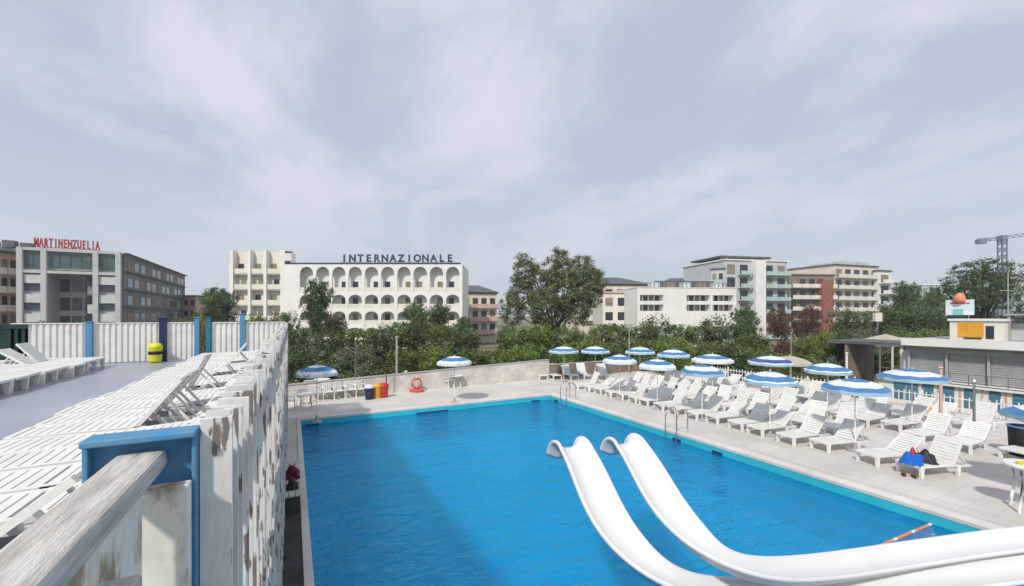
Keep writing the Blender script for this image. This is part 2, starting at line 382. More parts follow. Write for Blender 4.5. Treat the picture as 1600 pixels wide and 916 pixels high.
b.build('beam', 'old_wood', rl, bevel=.01)
b = MB(); b.box(.015, .035, -1.6, .36, 3.70-TZ, 4.073-TZ); b.build('apron_board', 'peeling_cream', rl)
pb = MB(); pb.box(-.055, .069, -.02, .02, 0, 4.045-TZ)
o = pb.build('fence_board', 'peeling_cream', bevel=.004, label='upright white board with rust stains right beside the blue post', cat='board'); o.location = (-.316, 1.44, TZ)
pb = MB(); pb.box(-.085, .045, -.12, .06, 0, 1.235); o = pb.build('short_post', 'old_wood', bevel=.008, label='short weathered post top below the hand rail at the bottom edge', cat='post'); o.location = (-.31, 1.04, TZ)

# far fence: ribbed white panels between blue posts
def ribbed(xa, xb, lab):
    X0, X1 = XatY(xa, FY), XatY(xb, FY); b = MB(); n_ = max(3, int((X1-X0)/.16)); st = (X1-X0)/n_
    for k in range(n_):
        x = X0+k*st
        for u0, u1, d0, d1 in ((0, .45, 0, 0), (.45, .55, 0, .045), (.55, .9, .045, .045), (.9, 1, .045, 0)):
            b.quad((x+u0*st, FY+d0, TZ+.04), (x+u1*st, FY+d1, TZ+.04), (x+u1*st, FY+d1, FT), (x+u0*st, FY+d0, FT))
    for q in b.v: pass
    r0 = empty('ribbed_fence', ((X0+X1)/2, FY, TZ), label=lab, cat='fence', group='white ribbed panels of the far terrace fence')
    o = b.build('ribbed_sheet', 'plastic', r0); o.location = (-(X0+X1)/2, -FY, -TZ)
    so = o.modifiers.new('solid', 'SOLIDIFY'); so.thickness = .012
    b = MB(); b.box(X0, X1, FY-.02, FY+.065, FT+.002, FT+.035); o = b.build('cap_rail', 'plastic', r0); o.location = (-(X0+X1)/2, -FY, -TZ)
ribbed(17, 134, 'white ribbed fence panel at the left end before a blue post')
ribbed(146, 249, 'white ribbed fence panel behind the yellow waste bin')
ribbed(261, 303, 'narrow white ribbed fence panel just left of the gap')
ribbed(331, 374, 'narrow white ribbed fence panel just right of the gap')
ribbed(384, 446, 'white ribbed fence panel at the corner with the slatted fence')
def fpost(xc, wpx, m_, top, lab):
    X = XatY(xc, FY); wd = wpx*15.5/F/1.35; b = MB(); b.box(-wd/2, wd/2, -.075, .09, 0, top-TZ); b.box(-wd/2-.02, wd/2+.02, -.10, .10, top-TZ, top-TZ+.03)
    o = b.build('fence_post', m_, bevel=.006, label=lab, cat='post', group='blue posts of the far terrace fence'); o.location = (X, FY-.02, TZ)
fpost(140, 11, 'blue_paint', FT+.05, 'pale blue fence post between the two widest ribbed panels')
fpost(255, 13, 'navy_paint', FT+.18, 'dark blue fence post beside the yellow waste bin')
fpost(308, 9, 'blue_paint', FT+.2, 'blue fence post on the left side of the gap')
fpost(326, 8, 'teal_paint', FT+.2, 'teal fence post on the right side of the gap')
fpost(379, 10, 'blue_paint', FT+.35, 'tall bright blue fence post next to the fence corner')
b = MB(); X = XatY(5, FY); b.box(-1.6, .9, 0, .08, 0, 1.45); b.box(-1.6, .9, -.03, 0, 1.3, 1.45); b.box(-1.6, .9, -.03, 0, 0, .15)
o = b.build('windbreak', 'dark_green', label='dark green screen at the far left end of the terrace fence', cat='screen'); o.location = (XatY(-2, FY)-.2, FY, TZ)

# yellow bin on its post
bn = empty('waste_bin', (*P(243, 570, TZ)[:2], TZ), label='yellow waste bin with a black band on the terrace', cat='bin'); bn.location.y = FY-.45; bn.location.x = XatY(243, FY-.45); bn.scale = (.8, .8, .86)
b = MB(); b.lathe([(0, .02), (.21, .02), (.235, .12), (.26, .66), (.27, .68), (.25, .74), (.17, .84), (0, .87)], seg=20); b.build('bin_body', 'yellow', bn, smooth=True)
b = MB(); b.lathe([(.258, .36), (.272, .37), (.276, .49), (.264, .5)], seg=20); b.build('band', 'black', bn, smooth=True)

# ============================================================ LOUNGERS
def make_lounger(name, back_deg, matn='plastic'):
    """foot at x=0, head towards +x, 1.9 long, .66 wide"""
    root = empty(name, label='white slatted plastic lounger', cat='sun lounger')
    W = .33; H = .31; HX = 1.18
    b = MB()
    for s in (-1, 1):
        b.bar((.03, s*(W-.03), H), (HX+.10, s*(W-.03), H), .06, .055)
    b.bar((.03, -W+.06, H), (.03, W-.06, H), .06, .055)
    b.bar((HX+.66, -W+.06, H-.06), (HX+.66, W-.06, H-.06), .05, .05)
    for s in (-1, 1): b.bar((HX+.10, s*(W-.03), H-.03), (HX+.68, s*(W-.03), H-.06), .05, .045)
    b.build('frame', matn, root)
    b = MB(); x = .08
    while x < HX-.05:
        b.box(x, x+.074, -W+.058, W-.058, H-.005, H+.022); x += .092
    b.build('seat', matn, root)
    a = R(back_deg); bl_ = .74; b = MB(); ca, sa = cos(a), sin(a)
    def q(u, v, tt): return (HX+u*ca-tt*sa, v, H+.012+u*sa+tt*ca)
    for s in (-1, 1):
        b.hexa([q(0, s*W-(.055 if s > 0 else 0), -.03), q(0, s*W+(0 if s > 0 else .055), -.03), q(bl_, s*W+(0 if s > 0 else .055), -.03), q(bl_, s*W-(.055 if s > 0 else 0), -.03),
                q(0, s*W-(.055 if s > 0 else 0), .02), q(0, s*W+(0 if s > 0 else .055), .02), q(bl_, s*W+(0 if s > 0 else .055), .02), q(bl_, s*W-(.055 if s > 0 else 0), .02)])
    u = .02
    while u < bl_-.02:
        b.hexa([q(u, -W+.057, -.012), q(u, W-.057, -.012), q(u+.076, W-.057, -.012), q(u+.076, -W+.057, -.012), q(u, -W+.057, .012), q(u, W-.057, .012), q(u+.076, W-.057, .012), q(u+.076, -W+.057, .012)])
        u += .092
    b.build('backrest', matn, root)
    if back_deg > 12:
        for s in (-1, 1): b = MB(); b.bar(q(.45, s*.2, -.02), (HX+.6, s*.2, H-.06), .03, .03); b.build('prop', matn, root)
    for lx in (.10, HX+.18):
        for s in (-1, 1):
            b = MB(); y0 = s*(W-.03)
            b.hexa([(lx-.035, y0-.035, 0), (lx+.035, y0-.035, 0), (lx+.035, y0+.035, 0), (lx-.035, y0+.035, 0), (lx-.06, y0-.03, H-.03), (lx+.07, y0-.03, H-.03), (lx+.07, y0+.03, H-.03), (lx-.06, y0+.03, H-.03)])
            b.build('leg', matn, root)
    return root
loungers = {d: Kind(make_lounger('sun_lounger', d)) for d in (4, 38, 52, 64)}
WORD = {4: 'laid flat', 38: 'half raised', 52: 'raised', 64: 'nearly upright'}
# front row along the pool's long right side
ys = [5.55, 6.55, 7.9, 8.85, 10.0, 10.85, 11.95, 12.8, 13.9, 14.75, 15.8, 16.6, 17.6, 18.4, 19.4, 20.3, 21.4]
rnd = random.Random(3)
for i, y in enumerate(ys):
    d = rnd.choice((52, 52, 64, 38)); 
    if i == 0: d = 64
    loungers[d].put((15.35+rnd.uniform(-.15, .2), y, 0), R(-12+rnd.uniform(-7, 7)), label=f'white lounger {WORD[d]}, {ORD[i]} from the near end of the poolside row', group='white loungers in the front row by the pool')
def row(x_, ys_, name_, seed):
    q = random.Random(seed)
    for i, y in enumerate(ys_):
        d = q.choice((38, 52, 52, 64, 64)); xo = x_(y) if callable(x_) else x_
        loungers[d].put((xo+q.uniform(-.25, .25), y+q.uniform(-.1, .1), 0), R(-10+q.uniform(-10, 10)), label=f'white lounger {WORD[d]}, {ORD[i]} from the near end of the {name_}', group=f'white loungers in the {name_}')
row(18.0, [8.9+.88*k for k in range(14)], 'second row', 5)
row(lambda y: 19.6 if y < 7.5 else 20.6, [4.6, 5.7, 7.0]+[8.0+.9*k for k in range(15)], 'third row', 6)
row(23.3, [6.9+.95*k for k in range(16)], 'back row', 9)
for i, (px, py) in enumerate(((850, 594), (872, 594), (899, 594), (920, 593), (955, 594))):
    p = P(px, py); loungers[64].put((p.x, p.y, 0), R(82+rnd.uniform(-5, 5)), label=f'white upright lounger by the far wall, {ORD[i]} from the left', group='white loungers facing the pool from the far side')
# one lounger parked by the left far umbrella table
p = P(700, 603); loungers[38].put((p.x+.4, p.y+.8, 0), R(20), label='white lounger by the far wall under the right-hand single umbrella', group='white loungers facing the pool from the far side')

# terrace loungers: right row, heads to the slatted fence
i = 0; y = 3.1
while y < 19.4:
    near = {1: 38, 6: 52, 7: 52, 10: 64, 13: 38, 17: 52}
    d = near.get(i, 4)
    loungers[d].put((-2.95+rnd.uniform(-.1, .1), y, TZ), R(rnd.uniform(-3, 3)), label=f'white terrace lounger {WORD[d]}, {ORD[i]} from the viewer by the slatted fence', group='terrace loungers pushed together by the slatted fence')
    y += .70; i += 1
i = 0; y = 7.6
while y < 19.5:
    d = {14: 38, 15: 52}.get(i, 4)
    loungers[d].put((-5.55+rnd.uniform(-.12, .1), y, TZ), R(180+rnd.uniform(-3, 3)), label=f'white terrace lounger {WORD[d]}, {ORD[i]} from the viewer in the row left of the aisle', group='terrace loungers left of the aisle')
    y += .71; i += 1
i = 0; y = 11.6
while y < 19.4:
    d = rnd.choice((4, 38, 38, 52))
    loungers[d].put((-7.75+rnd.uniform(-.15, .1), y, TZ), R(180+rnd.uniform(-4, 4)), label=f'white terrace lounger {WORD[d]}, {ORD[i]} from the viewer in the outermost left row', group='terrace loungers in the outer left row')
    y += .74; i += 1
# folded loungers leaning in a heap on the beds by the fence
lean = [(-1.62, 7.9, 14), (-1.35, 9.2, 10), (-1.1, 10.9, 8), (-1.0, 12.0, 6)]

# ============================================================ UMBRELLAS
def make_umbrella(kind):
    mats = ['fabric_white', 'fabric_blue', 'fabric_navy', 'fabric_pale', 'fabric_ecru']
    root = empty('parasol', label='blue and white parasol', cat='parasol')
    b = MB(); b.tube([(0, 0, 0), (0, 0, 2.42)], .017, 8); b.tube([(0, 0, 2.42), (0, 0, 2.5)], [.02, .008], 8); b.build('pole', 'plastic', root, smooth=True)
    b = MB(); b.lathe([(0, 0), (.24, 0), (.24, .05), (.07, .10), (.045, .28), (0, .28)], seg=14); b.build('base', 'concrete', root)
    rings = [(0, 2.40), (.17, 2.39), (.42, 2.34), (.62, 2.28), (.80, 2.21), (.93, 2.14), (1.0, 2.10)]
    pats = {'A': [3, 0, 0, 1, 1, 0], 'B': [1, 1, 0, 0, 1, 1], 'C': [0, 0, 1, 1, 0, 0], 'N': [0, 0, 0, 2, 2, 0], 'E': [4, 4, 4, 4, 4, 4]}
    b = MB(); seg = 16; idx = []
    for (r_, z_) in rings:
        ring = []
        for k in range(seg):
            sag = .0 if k % 2 == 0 else .035*r_
            a = 2*pi*k/seg; rr = r_*(1 if k % 2 == 0 else cos(pi/8)+.02)
            ring.append(len(b.v)); b.v.append((rr*cos(a), rr*sin(a), z_-sag))
        idx.append(ring)
    val = []
    for k in range(seg):
        x, y, z = b.v[idx[-1][k]]; val.append(len(b.v)); b.v.append((x*1.01, y*1.01, z-(.10 if k % 2 else .13)))
    for j in range(len(rings)-1):
        for k in range(seg): b.f.append((idx[j][k], idx[j][(k+1) % seg], idx[j+1][(k+1) % seg], idx[j+1][k])); b.m.append(pats[kind][j])
    b.build('canopy', mats, root)
    v = MB(); v.v = list(b.v)
    for k in range(seg): v.f.append((idx[-1][k], idx[-1][(k+1) % seg], val[(k+1) % seg], val[k])); v.m.append({'A': 3, 'B': 3, 'C': 0, 'N': 3, 'E': 4}[kind])
    v.build('valance', mats, root)
    b = MB()
    for k in range(8):
        a = 2*pi*k/8; b.bar((.03*cos(a), .03*sin(a), 2.36), (.98*cos(a), .98*sin(a), 2.08), .012, .012)
        b.bar((.03*cos(a), .03*sin(a), 1.9), (.5*cos(a), .5*sin(a), 2.17), .01, .01)
    b.build('ribs', 'steel', root)
    return root
umb = {k: Kind(make_umbrella(k)) for k in 'ABCNE'}
US = [  # top pixel x, y, kind, scale, label
 (495, 570, 'C', .85, 'white parasol with one blue ring above the plastic chairs, at the far left'),
 (710, 556, 'C', .9, 'white parasol with one blue ring standing alone over a small table'),
 (881, 541, 'A', 1.0, 'pale parasol at the far wall, left one of the pair above upright loungers'),
 (930, 541, 'A', 1.0, 'pale parasol at the far wall, right one of the pair above upright loungers'),
 (968, 554, 'C', .88, 'parasol with one blue ring just right of the far wall pair'),
 (1000, 542, 'A', 1.0, 'blue ringed parasol behind the loungers, below the white low hotel left end'),
 (1027, 561, 'C', .88, 'parasol with wide white rim, leftmost of the poolside row'),
 (1052, 546, 'A', 1.0, 'blue topped parasol behind the leftmost poolside parasol'),
 (1097, 569, 'B', .9, 'blue parasol with a dark top, second of the poolside row'),
 (1113, 553, 'C', 1.05, 'parasol with a short blue ring and white rim in the middle back'),
 (1205, 556, 'N', 1.1, 'navy ringed parasol with pale green rim behind a poolside one'),
 (1203, 580, 'A', .9, 'blue banded parasol in front of the navy ringed parasol'),
 (1234, 556, 'E', 1.0, 'plain off white parasol half hidden behind the navy ringed one'),
 (1293, 567, 'A', .87, 'blue rimmed parasol between the navy ringed and the kiosk side ones'),
 (1336, 591, 'B', .97, 'largest blue parasol with navy top nearest to the pool edge'),
 (1425, 576, 'B', 1.08, 'broad blue parasol beside the cabins and the white picket fence'),
]
for (px, py, kd, sc, lab) in US:
    p = P(px, py, 2.42*sc if False else 2.42)
    umb[kd].put((p.x, p.y, 0), rnd.uniform(0, .7), (sc, sc, 1), label=lab, group='striped parasols around the pool')
umb['B'].put((16.45, 2.85, 0), .3, (1.15, 1.15, 1), label='blue parasol cut off by the right edge of the photo', group='striped parasols around the pool')

# ============================================================ SLIDES
def catmull(pts, n=10):
    o = []; q = [pts[0]]+pts+[pts[-1]]
    for i in range(1, len(q)-2):
        p0, p1, p2, p3 = (Vector(v) for v in q[i-1:i+3])
        for k in range(n):
            t = k/n; o.append(.5*((2*p1)+(-p0+p2)*t+(2*p0-5*p1+4*p2-p3)*t*t+(-p0+3*p1-3*p2+p3)*t**3))
    o.append(Vector(q[-2])); return o
def slide(pts, lab):
    path = catmull(pts, 14)
    for _ in range(2):                                # even spacing, then a light smoothing
        ds = [0]
        for a_, c_ in zip(path, path[1:]): ds.append(ds[-1]+(c_-a_).length)
        n_ = int(ds[-1]/.07); q = []; k = 0
        for i in range(n_+1):
            t_ = ds[-1]*i/n_
            while k < len(ds)-2 and ds[k+1] < t_: k += 1
            q.append(path[k].lerp(path[k+1], (t_-ds[k])/max(1e-6, ds[k+1]-ds[k])))
        path = q
        for it in range(45):
            lim = len(path)-10 if it > 6 else len(path)-1
            path = [path[0]]+[(path[i-1]+path[i]*2+path[i+1])/4 if i < lim else path[i] for i in range(1, len(path)-1)]+[path[-1]]
    root = empty('water_slide', (path[0].x, path[0].y, 0), label=lab, cat='slide', group='twin white slides over the pool')
    W = .25; RR = .032; prof = []
    # cross-section from left flange, over the rolled rim, through the trough, to the right rim
    for a in range(0, 181, 30): prof.append((-W-RR+RR*cos(R(180-a)), RR*sin(R(a))))
    for t in [i/10 for i in range(11)]:
        u = -W+.0+2*W*t; prof.append((u, -.13*(1-abs(2*t-1)**2.8)-.0))
    for a in range(0, 181, 30): prof.append((W+RR-RR*cos(R(a)), RR*sin(R(a))))
    # underside
    und = [(W+2*RR, -.02), (W+.02, -.04), (W*.78, -.14), (0, -.155), (-W*.78, -.14), (-W-.02, -.04), (-W-2*RR, -.02)]
    prof += und
    b = MB(); n_ = len(prof); rings = []
    for i, p in enumerate(path):
        d = (path[min(i+1, len(path)-1)]-path[max(i-1, 0)]).normalized()
        s = d.cross(Vector((0, 0, 1))).normalized(); u = s.cross(d)
        rings.append(len(b.v)); b.v += [tuple(p+s*a+u*c-root.location) for a, c in prof]
    for r0, r1 in zip(rings, rings[1:]):
        for k in range(n_): b.f.append((r0+k, r0+(k+1) % n_, r1+(k+1) % n_, r1+k)); b.m.append(0)
    for r0 in (rings[0], rings[-1]): b.f.append(tuple(r0+k for k in range(n_))); b.m.append(0)
    b.build('chute', 'white_gloss', root, smooth=True)
    return root
def SP(x, y, dz): return P(x, y, CAMZ-dz)
S1 = [SP(1900, 812, 3.6), SP(1600, 841, 3.8), SP(1420, 866, 3.95), SP(1300, 884, 3.85), SP(1215, 890, 3.6), SP(1165, 886, 3.4), SP(1128, 873, 3.25), SP(1088, 846, 3.12), SP(1052, 807, 2.95), SP(1023, 757, 2.7), SP(1002, 712, 2.42)]
S2 = [SP(1900, 862, 3.8), SP(1600, 888, 4.0), SP(1400, 912, 4.1), SP(1250, 925, 3.95), SP(1150, 925, 3.75), SP(1080, 917, 3.5), SP(1040, 905, 3.4), SP(1003, 880, 3.28), SP(973, 846, 3.12), SP(947, 808, 2.95), SP(927, 756, 2.68), SP(914, 718, 2.42)]
for S_ in (S1, S2):                                  # level crest, then the short dropping lip
    d_ = Vector((.02, 1, 0)).normalized(); e_ = S_[-1]
    S_ += [e_+d_*.30+Vector((0, 0, .22)), e_+d_*.50+Vector((0, 0, .27)), e_+d_*.68+Vector((0, 0, .15)), e_+d_*.75+Vector((0, 0, -.10))]
slide(S1, 'white curving pool slide, the right one nearer the loungers')
slide(S2, 'white curving pool slide, the left one nearer the viewer')

# ============================================================ POOL FITTINGS
def ladder(pxa, pya, wpx, lab):
    p = P(pxa, pya); r0 = empty('pool_ladder', (PX1+.1, p.y, .035), label=lab, cat='pool ladder', group='steel pool ladders')
    for s in (-.27, .27):
        b = MB(); pts = [(.45, s, 0), (.45, s, .55), (.38, s, .78), (.2, s, .86), (0, s, .80), (-.13, s, .6), (-.16, s, .1), (-.16, s, -1.2)]
        b.tube(catmull([Vector(q) for q in pts], 4), .021, 8); b.build('handrail', 'steel', r0, smooth=True)
    b = MB()
    for z in (-.55, -.85, -1.15): b.box(-.20, -.12, -.26, .26, z, z+.03)
    b.build('steps', 'steel', r0)
ladder(1070, 672, 18, 'steel pool ladder halfway along the lounger side of the pool')
ladder(880, 624, 14, 'steel pool ladder near the far corner of the pool')
for i, (px, py, ax) in enumerate(((1048, 692, 'x'), (1116, 712, 'x'), (873, 628, 'x'), (487, 661, 'y'), (670, 641, 'y'), (835, 627, 'y'))):
    b = MB(); wd = .8 if i == 4 else .28
    if ax == 'x': Y = P(px, py, -.3).y; b.box(-.02, 0, -.2, .2, -.09, .09); loc = (PX1, Y, -.27)
    else: X = P(px, py, -.3).x; b.box(-wd, wd, -.02, 0, -.08, .08); loc = (X, PY1, -.30)
    o = b.build('skimmer', 'skimmer', bevel=.01, label=['dark skimmer opening in the pool wall just behind the right slide', 'dark skimmer opening in the right pool wall below the loungers', 'dark skimmer opening in the right pool wall near the far corner', 'dark skimmer opening in the far pool wall at its left end', 'wide dark skimmer opening in the middle of the far pool wall', 'dark skimmer opening in the far pool wall beside the right corner'][i], cat='pool skimmer', group='skimmer openings of the pool'); o.location = loc
# float line
fl = empty('float_line', (*P(1385, 850, WZ)[:2], WZ), label='orange and white float line on the water beside the right slide', cat='float line')
a, c = P(1300, 890, WZ), P(1455, 819, WZ); b = MB(); b.tube([a-fl.location, (a+c)/2+Vector((.05, .03, 0))-fl.location, c-fl.location], .012, 6); b.build('rope', 'fabric_ecru', fl)
n_ = 26
for i in range(n_):
    t = (i+.5)/n_; q = a.lerp(c, t)+Vector((.05, .03, 0))*(1-abs(2*t-1))-fl.location; d = (c-a).normalized(); b = MB(); r_ = .032
    b.tube([q-d*.075, q-d*.05, q+d*.05, q+d*.075], [.02, r_, r_, .02], 8); b.build('float', 'orange' if i % 5 else 'plastic', fl, smooth=True)

# ============================================================ CHAIRS, TABLES, SMALL THINGS
def make_chair():
    r0 = empty('plastic_chair', label='white plastic armchair', cat='chair')
    b = MB(); b.box(-.24, .24, -.24, .22, .42, .45); b.build('seat', 'plastic', r0, bevel=.015)
    b = MB()
    for k in range(5): b.hexa([(-.22+k*.095, .20, .45), (-.16+k*.095, .20, .45), (-.16+k*.095, .23, .45), (-.22+k*.095, .23, .45), (-.22+k*.095, .29, .84), (-.16+k*.095, .29, .84), (-.16+k*.095, .32, .84), (-.22+k*.095, .32, .84)])
    b.bar((-.25, .305, .86), (.25, .305, .86), .04, .06); b.build('backrest', 'plastic', r0)
    for s in (-1, 1):
        b = MB(); b.tube([(s*.27, -.24, 0), (s*.27, -.22, .60), (s*.27, -.15, .66), (s*.26, .28, .66)], .022, 6); b.build('armrest', 'plastic', r0, smooth=True)
        b = MB(); b.bar((s*.24, .30, 0), (s*.24, .22, .45), .04, .04, (1, 0, 0)); b.build('leg', 'plastic', r0)
    return r0
def make_table():
    r0 = empty('plastic_table', label='white round plastic table', cat='table')
    b = MB(); b.lathe([(0, .70), (.44, .70), (.46, .715), (.46, .735), (.44, .745), (0, .745)], seg=24); b.build('table_top', 'plastic', r0)
    for k in range(4):
        a = pi/4+k*pi/2; b = MB(); b.tube([(.38*cos(a), .38*sin(a), 0), (.28*cos(a), .28*sin(a), .4), (.33*cos(a), .33*sin(a), .70)], .028, 6); b.build('leg', 'plastic', r0, smooth=True)
    return r0
chair = Kind(make_chair()); table = Kind(make_table())
CH = [(468, 633, 200, 'nearest to the slatted fence corner'), (452, 640, 90, 'half hidden by the slatted fence'), (492, 626, 160, 'left of the row under the far left parasol'), (512, 625, 10, 'second in the row under the far left parasol'), (529, 623, 10, 'third in the row under the far left parasol'),
      (547, 621, 10, 'fourth in the row under the far left parasol'), (562, 620, 10, 'last in the row, beside the blue bin'), (480, 618, 190, 'behind the row against the far wall'), (700, 606, 210, 'left of the lone parasol table'), (730, 601, 100, 'right of the lone parasol table')]
for px, py, rz, lab in CH:
    p = P(px, py); chair.put((p.x, p.y, 0), R(rz), label='white plastic armchair '+lab, group='white plastic armchairs on the far deck')
for px, py, lab in ((503, 612, 'white round plastic table under the far left parasol'), (478, 640, 'white round plastic table by the slatted fence corner'), (712, 605, 'white round plastic table under the lone parasol')):
    p = P(px, py); table.put((p.x, p.y, 0), 0, label=lab, group='white round tables')
p = P(1612, 800); table.put((p.x, p.y, 0), .5, (1, 1, 1.45), label='tall white plastic table at the right edge with a yellow ashtray', group='white round tables')
b = MB(); b.lathe([(0, 0), (.07, 0), (.085, .06), (.07, .06), (.06, .02), (0, .02)], seg=14); o = b.build('ashtray', 'yellow', label='yellow ashtray on the tall white table at the right edge', cat='ashtray'); o.location = (p.x-.18, p.y+.12, 1.08)
# black bin with a yellow rim at the right edge
p = P(1600, 712); bb = empty('litter_bin', (p.x, p.y, 0), label='black litter bin beneath the blue parasol at the right edge', cat='bin')
b = MB(); b.lathe([(0, 0), (.32, 0), (.36, .9), (.34, .92), (.33, .88), (0, .86)], seg=18); b.build('bin_body', 'black', bb, smooth=True)
b = MB(); b.lathe([(.365, .90), (.385, .91), (.385, .95), (.33, .95)], seg=18); b.build('rim', 'blue_paint', bb, smooth=True)
# coloured bins by the far wall
def pail(px, py, body, lid, lab, h=.62):
    p = P(px, py); r0 = empty('recycling_bin', (p.x, p.y, 0), label=lab, cat='bin', group='coloured bins by the far deck')
    b = MB(); b.lathe([(0, 0), (.2, 0), (.25, h), (0, h)], seg=14); b.build('bin_body', body, r0, smooth=False)
    b = MB(); b.lathe([(.27, h), (.27, h+.05), (.16, h+.16), (0, h+.19)], seg=14); b.build('lid', lid, r0, smooth=True)
pail(577, 624, 'navy_paint', 'fabric_white', 'dark blue bin with white lid beside the last armchair')
pail(589, 622, 'yellow_orange', 'yellow_orange', 'yellow bin between the dark blue and red bins')
pail(600, 621, 'red', 'red', 'red bin, rightmost of the three coloured bins')
p = P(605, 618); b = MB(); b.tube([(0, 0, 0), (0, 0, 1.9)], .03, 8); b.tube([(0, 0, 1.9), (0, 0, 1.96)], .05, 8); o = b.build('pole', 'brown', label='thin brown pole behind the red bin', cat='pole'); o.location = (p.x, p.y+.3, 0)
p = P(634, 611); b = MB(); b.box(-.06, .06, -.06, .06, 0, 1.15); b.box(-.08, .08, -.08, .08, 1.15, 1.2); o = b.build('post', 'plastic', label='short white post in front of the far wall', cat='post'); o.location = p
# red pedal toy / life ring stand
p = P(651, 612); r0 = empty('life_ring_stand', p, label='red lifebuoy rack standing against the far wall', cat='lifebuoy')
b = MB(); b.lathe([(0, 0), (.42, 0), (.42, .12), (.3, .16), (0, .16)], seg=16); b.build('base', 'red_pale', r0)
b = MB(); pts = [(.27*cos(2*pi*k/20), 0, .5+.27*sin(2*pi*k/20)) for k in range(21)]; b.tube(pts, .055, 8, caps=False); b.build('ring', 'red_pale', r0, smooth=True)
b = MB(); b.tube([(0, .06, .1), (0, .06, .9)], .03, 6); b.build('post', 'plastic', r0)

# towels, bag, sandals on the nearest lounger
def cloth(name, loc, sx, sy, h, m_, lab, cat, seed, rz=0):
    r2 = random.Random(seed); b = MB(); nx, ny = 14, 12; ph = [r2.uniform(0, 6) for _ in range(6)]
    def zf(u, v): return h*(1-(2*u-1)**4)*(1-(2*v-1)**4)*(.65+.25*sin(7*u+ph[0]+3*v)+.2*sin(9*v+ph[1]-4*u))
    g = [[(sx*(i/nx-.5)*(1+.08*sin(j+ph[2])), sy*(j/ny-.5)*(1+.08*sin(i+ph[3])), max(.004, zf(i/nx, j/ny))) for j in range(ny+1)] for i in range(nx+1)]
    for i in range(nx):
        for j in range(ny): b.quad(g[i][j], g[i+1][j], g[i+1][j+1], g[i][j+1])
    o = b.build(name, m_, smooth=True, label=lab, cat=cat); o.location = loc; o.rotation_euler = (0, 0, rz)
    bmx = o.modifiers.new('w', 'WELD'); return o
cloth('towel', (15.65, 5.52, .335), .75, .5, .26, 'towel_blue', 'crumpled bright blue towel on the foot of the nearest lounger', 'towel', 3, .2)
cloth('shoulder_bag', (16.1, 5.38, .335), .62, .46, .34, 'black', 'black bag lying on the nearest lounger behind the blue towel', 'bag', 5, .5)
cloth('garment', (15.95, 5.62, .345), .4, .22, .32, 'red', 'red garment between the blue towel and the black bag', 'clothing', 8, .1)
for k in (0, 1):
    b = MB(); b.box(-.13, .13, -.045, .045, 0, .02); b.box(-.02, .08, -.05, .05, .02, .055); o = b.build('sandal', 'brown', bevel=.01, label=('left brown sandal' if k else 'right brown sandal')+' on the paving under the nearest lounger', cat='sandal', group='pair of sandals'); q = P(1412+k*16, 743+k*3); o.location = (q.x, q.y, 0); o.rotation_euler = (0, 0, .4+k*.2)

for px, py, m_, nm_, lab, cat_ in ((1166, 622, 'black', 'shoulder_bag', 'black bag among the loungers under the left banded parasol', 'bag'), (1120, 618, 'black', 'shoulder_bag', 'dark bag lying between loungers near the fourth front parasol', 'bag'), (1055, 606, 'navy_paint', 'shoulder_bag', 'navy bag by the far end of the loungers', 'bag'), (1447, 650, 'yellow_orange', 'beach_towel', 'yellow towel heaped before the white picket fence', 'towel'), (1260, 640, 'towel_blue', 'beach_towel', 'small blue towel between the middle loungers', 'towel')):
    p = P(px, py); cloth(nm_, (p.x, p.y, .005), .5, .5, .42, m_, lab, cat_, int(px), .3)
# bench with towel and bag on the strip left of the pool
p = P(455, 745, .45); by = p.y
bench = empty('bench', (.02, by, 0), label='narrow grey bench between the slatted fence and the pool', cat='bench')
b = MB()
for k in range(3): b.box(-.20+k*.125, -.09+k*.125, -1.3, 1.3, .42, .45)
b.build('seat', 'old_wood', bench)
for yy in (-1.15, 1.15):
    b = MB(); b.box(-.17, .14, yy-.03, yy+.03, 0, .418); b.build('leg', 'dark_grey', bench)
cloth('towel', (.01, by+.1, .453), .34, .75, .2, 'burgundy', 'burgundy towel heaped on the grey bench beside the pool', 'towel', 11)
cloth('shoulder_bag', (.01, by-.75, .453), .26, .42, .2, 'black', 'small black bag on the grey bench in front of the burgundy towel', 'bag', 12)

# ============================================================ FAR WALL, PICKET FENCE
def wall_seg(xa, ya, xb, yb, h0, h1, th, m_, name, lab, cat):
    b = MB(); d = Vector((xb-xa, yb-ya, 0)).normalized(); s = Vector((-d.y, d.x, 0))*th
    a, c = Vector((0, 0, 0)), Vector((xb-xa, yb-ya, 0))
    b.hexa([a, c, c+s, a+s, a+Vector((0, 0, h0)), c+Vector((0, 0, h1)), c+s+Vector((0, 0, h1)), a+s+Vector((0, 0, h0))])
    r0 = empty(name, (xa, ya, 0), label=lab, cat=cat); b.build('wall_body', m_, r0)
    e0 = -d*.0-s*.15; b = MB(); b.hexa([a+e0+Vector((0, 0, h0+.002)), c+e0+Vector((0, 0, h1+.002)), c+s*1.15+Vector((0, 0, h1+.002)), a+s*1.15+Vector((0, 0, h0+.002)), a+e0+Vector((0, 0, h0+.05)), c+e0+Vector((0, 0, h1+.05)), c+s*1.15+Vector((0, 0, h1+.05)), a+s*1.15+Vector((0, 0, h0+.05))]); b.build('coping', 'concrete', r0)
wall_seg(-.25, 25.0, 16.3, 25.75, .85, 1.32, .22, 'wall_stone', 'boundary_wall', 'low pale rendered wall along the far side of the pool deck', 'wall')
wall_seg(16.31, 25.75, 27.4, 25.9, .95, .95, .2, 'brown_wall', 'boundary_fence', 'dull brown reed fence behind the pair of pale parasols', 'fence')
pf = empty('picket_fence', (27.2, 4, 0), label='low white picket fence at the deck edge before the cabins', cat='fence')
b = MB(); y = 0
while y < 19: b.box(-.012, .012, y, y+.035, .05, .80+.03*sin(y*40)); y += .21
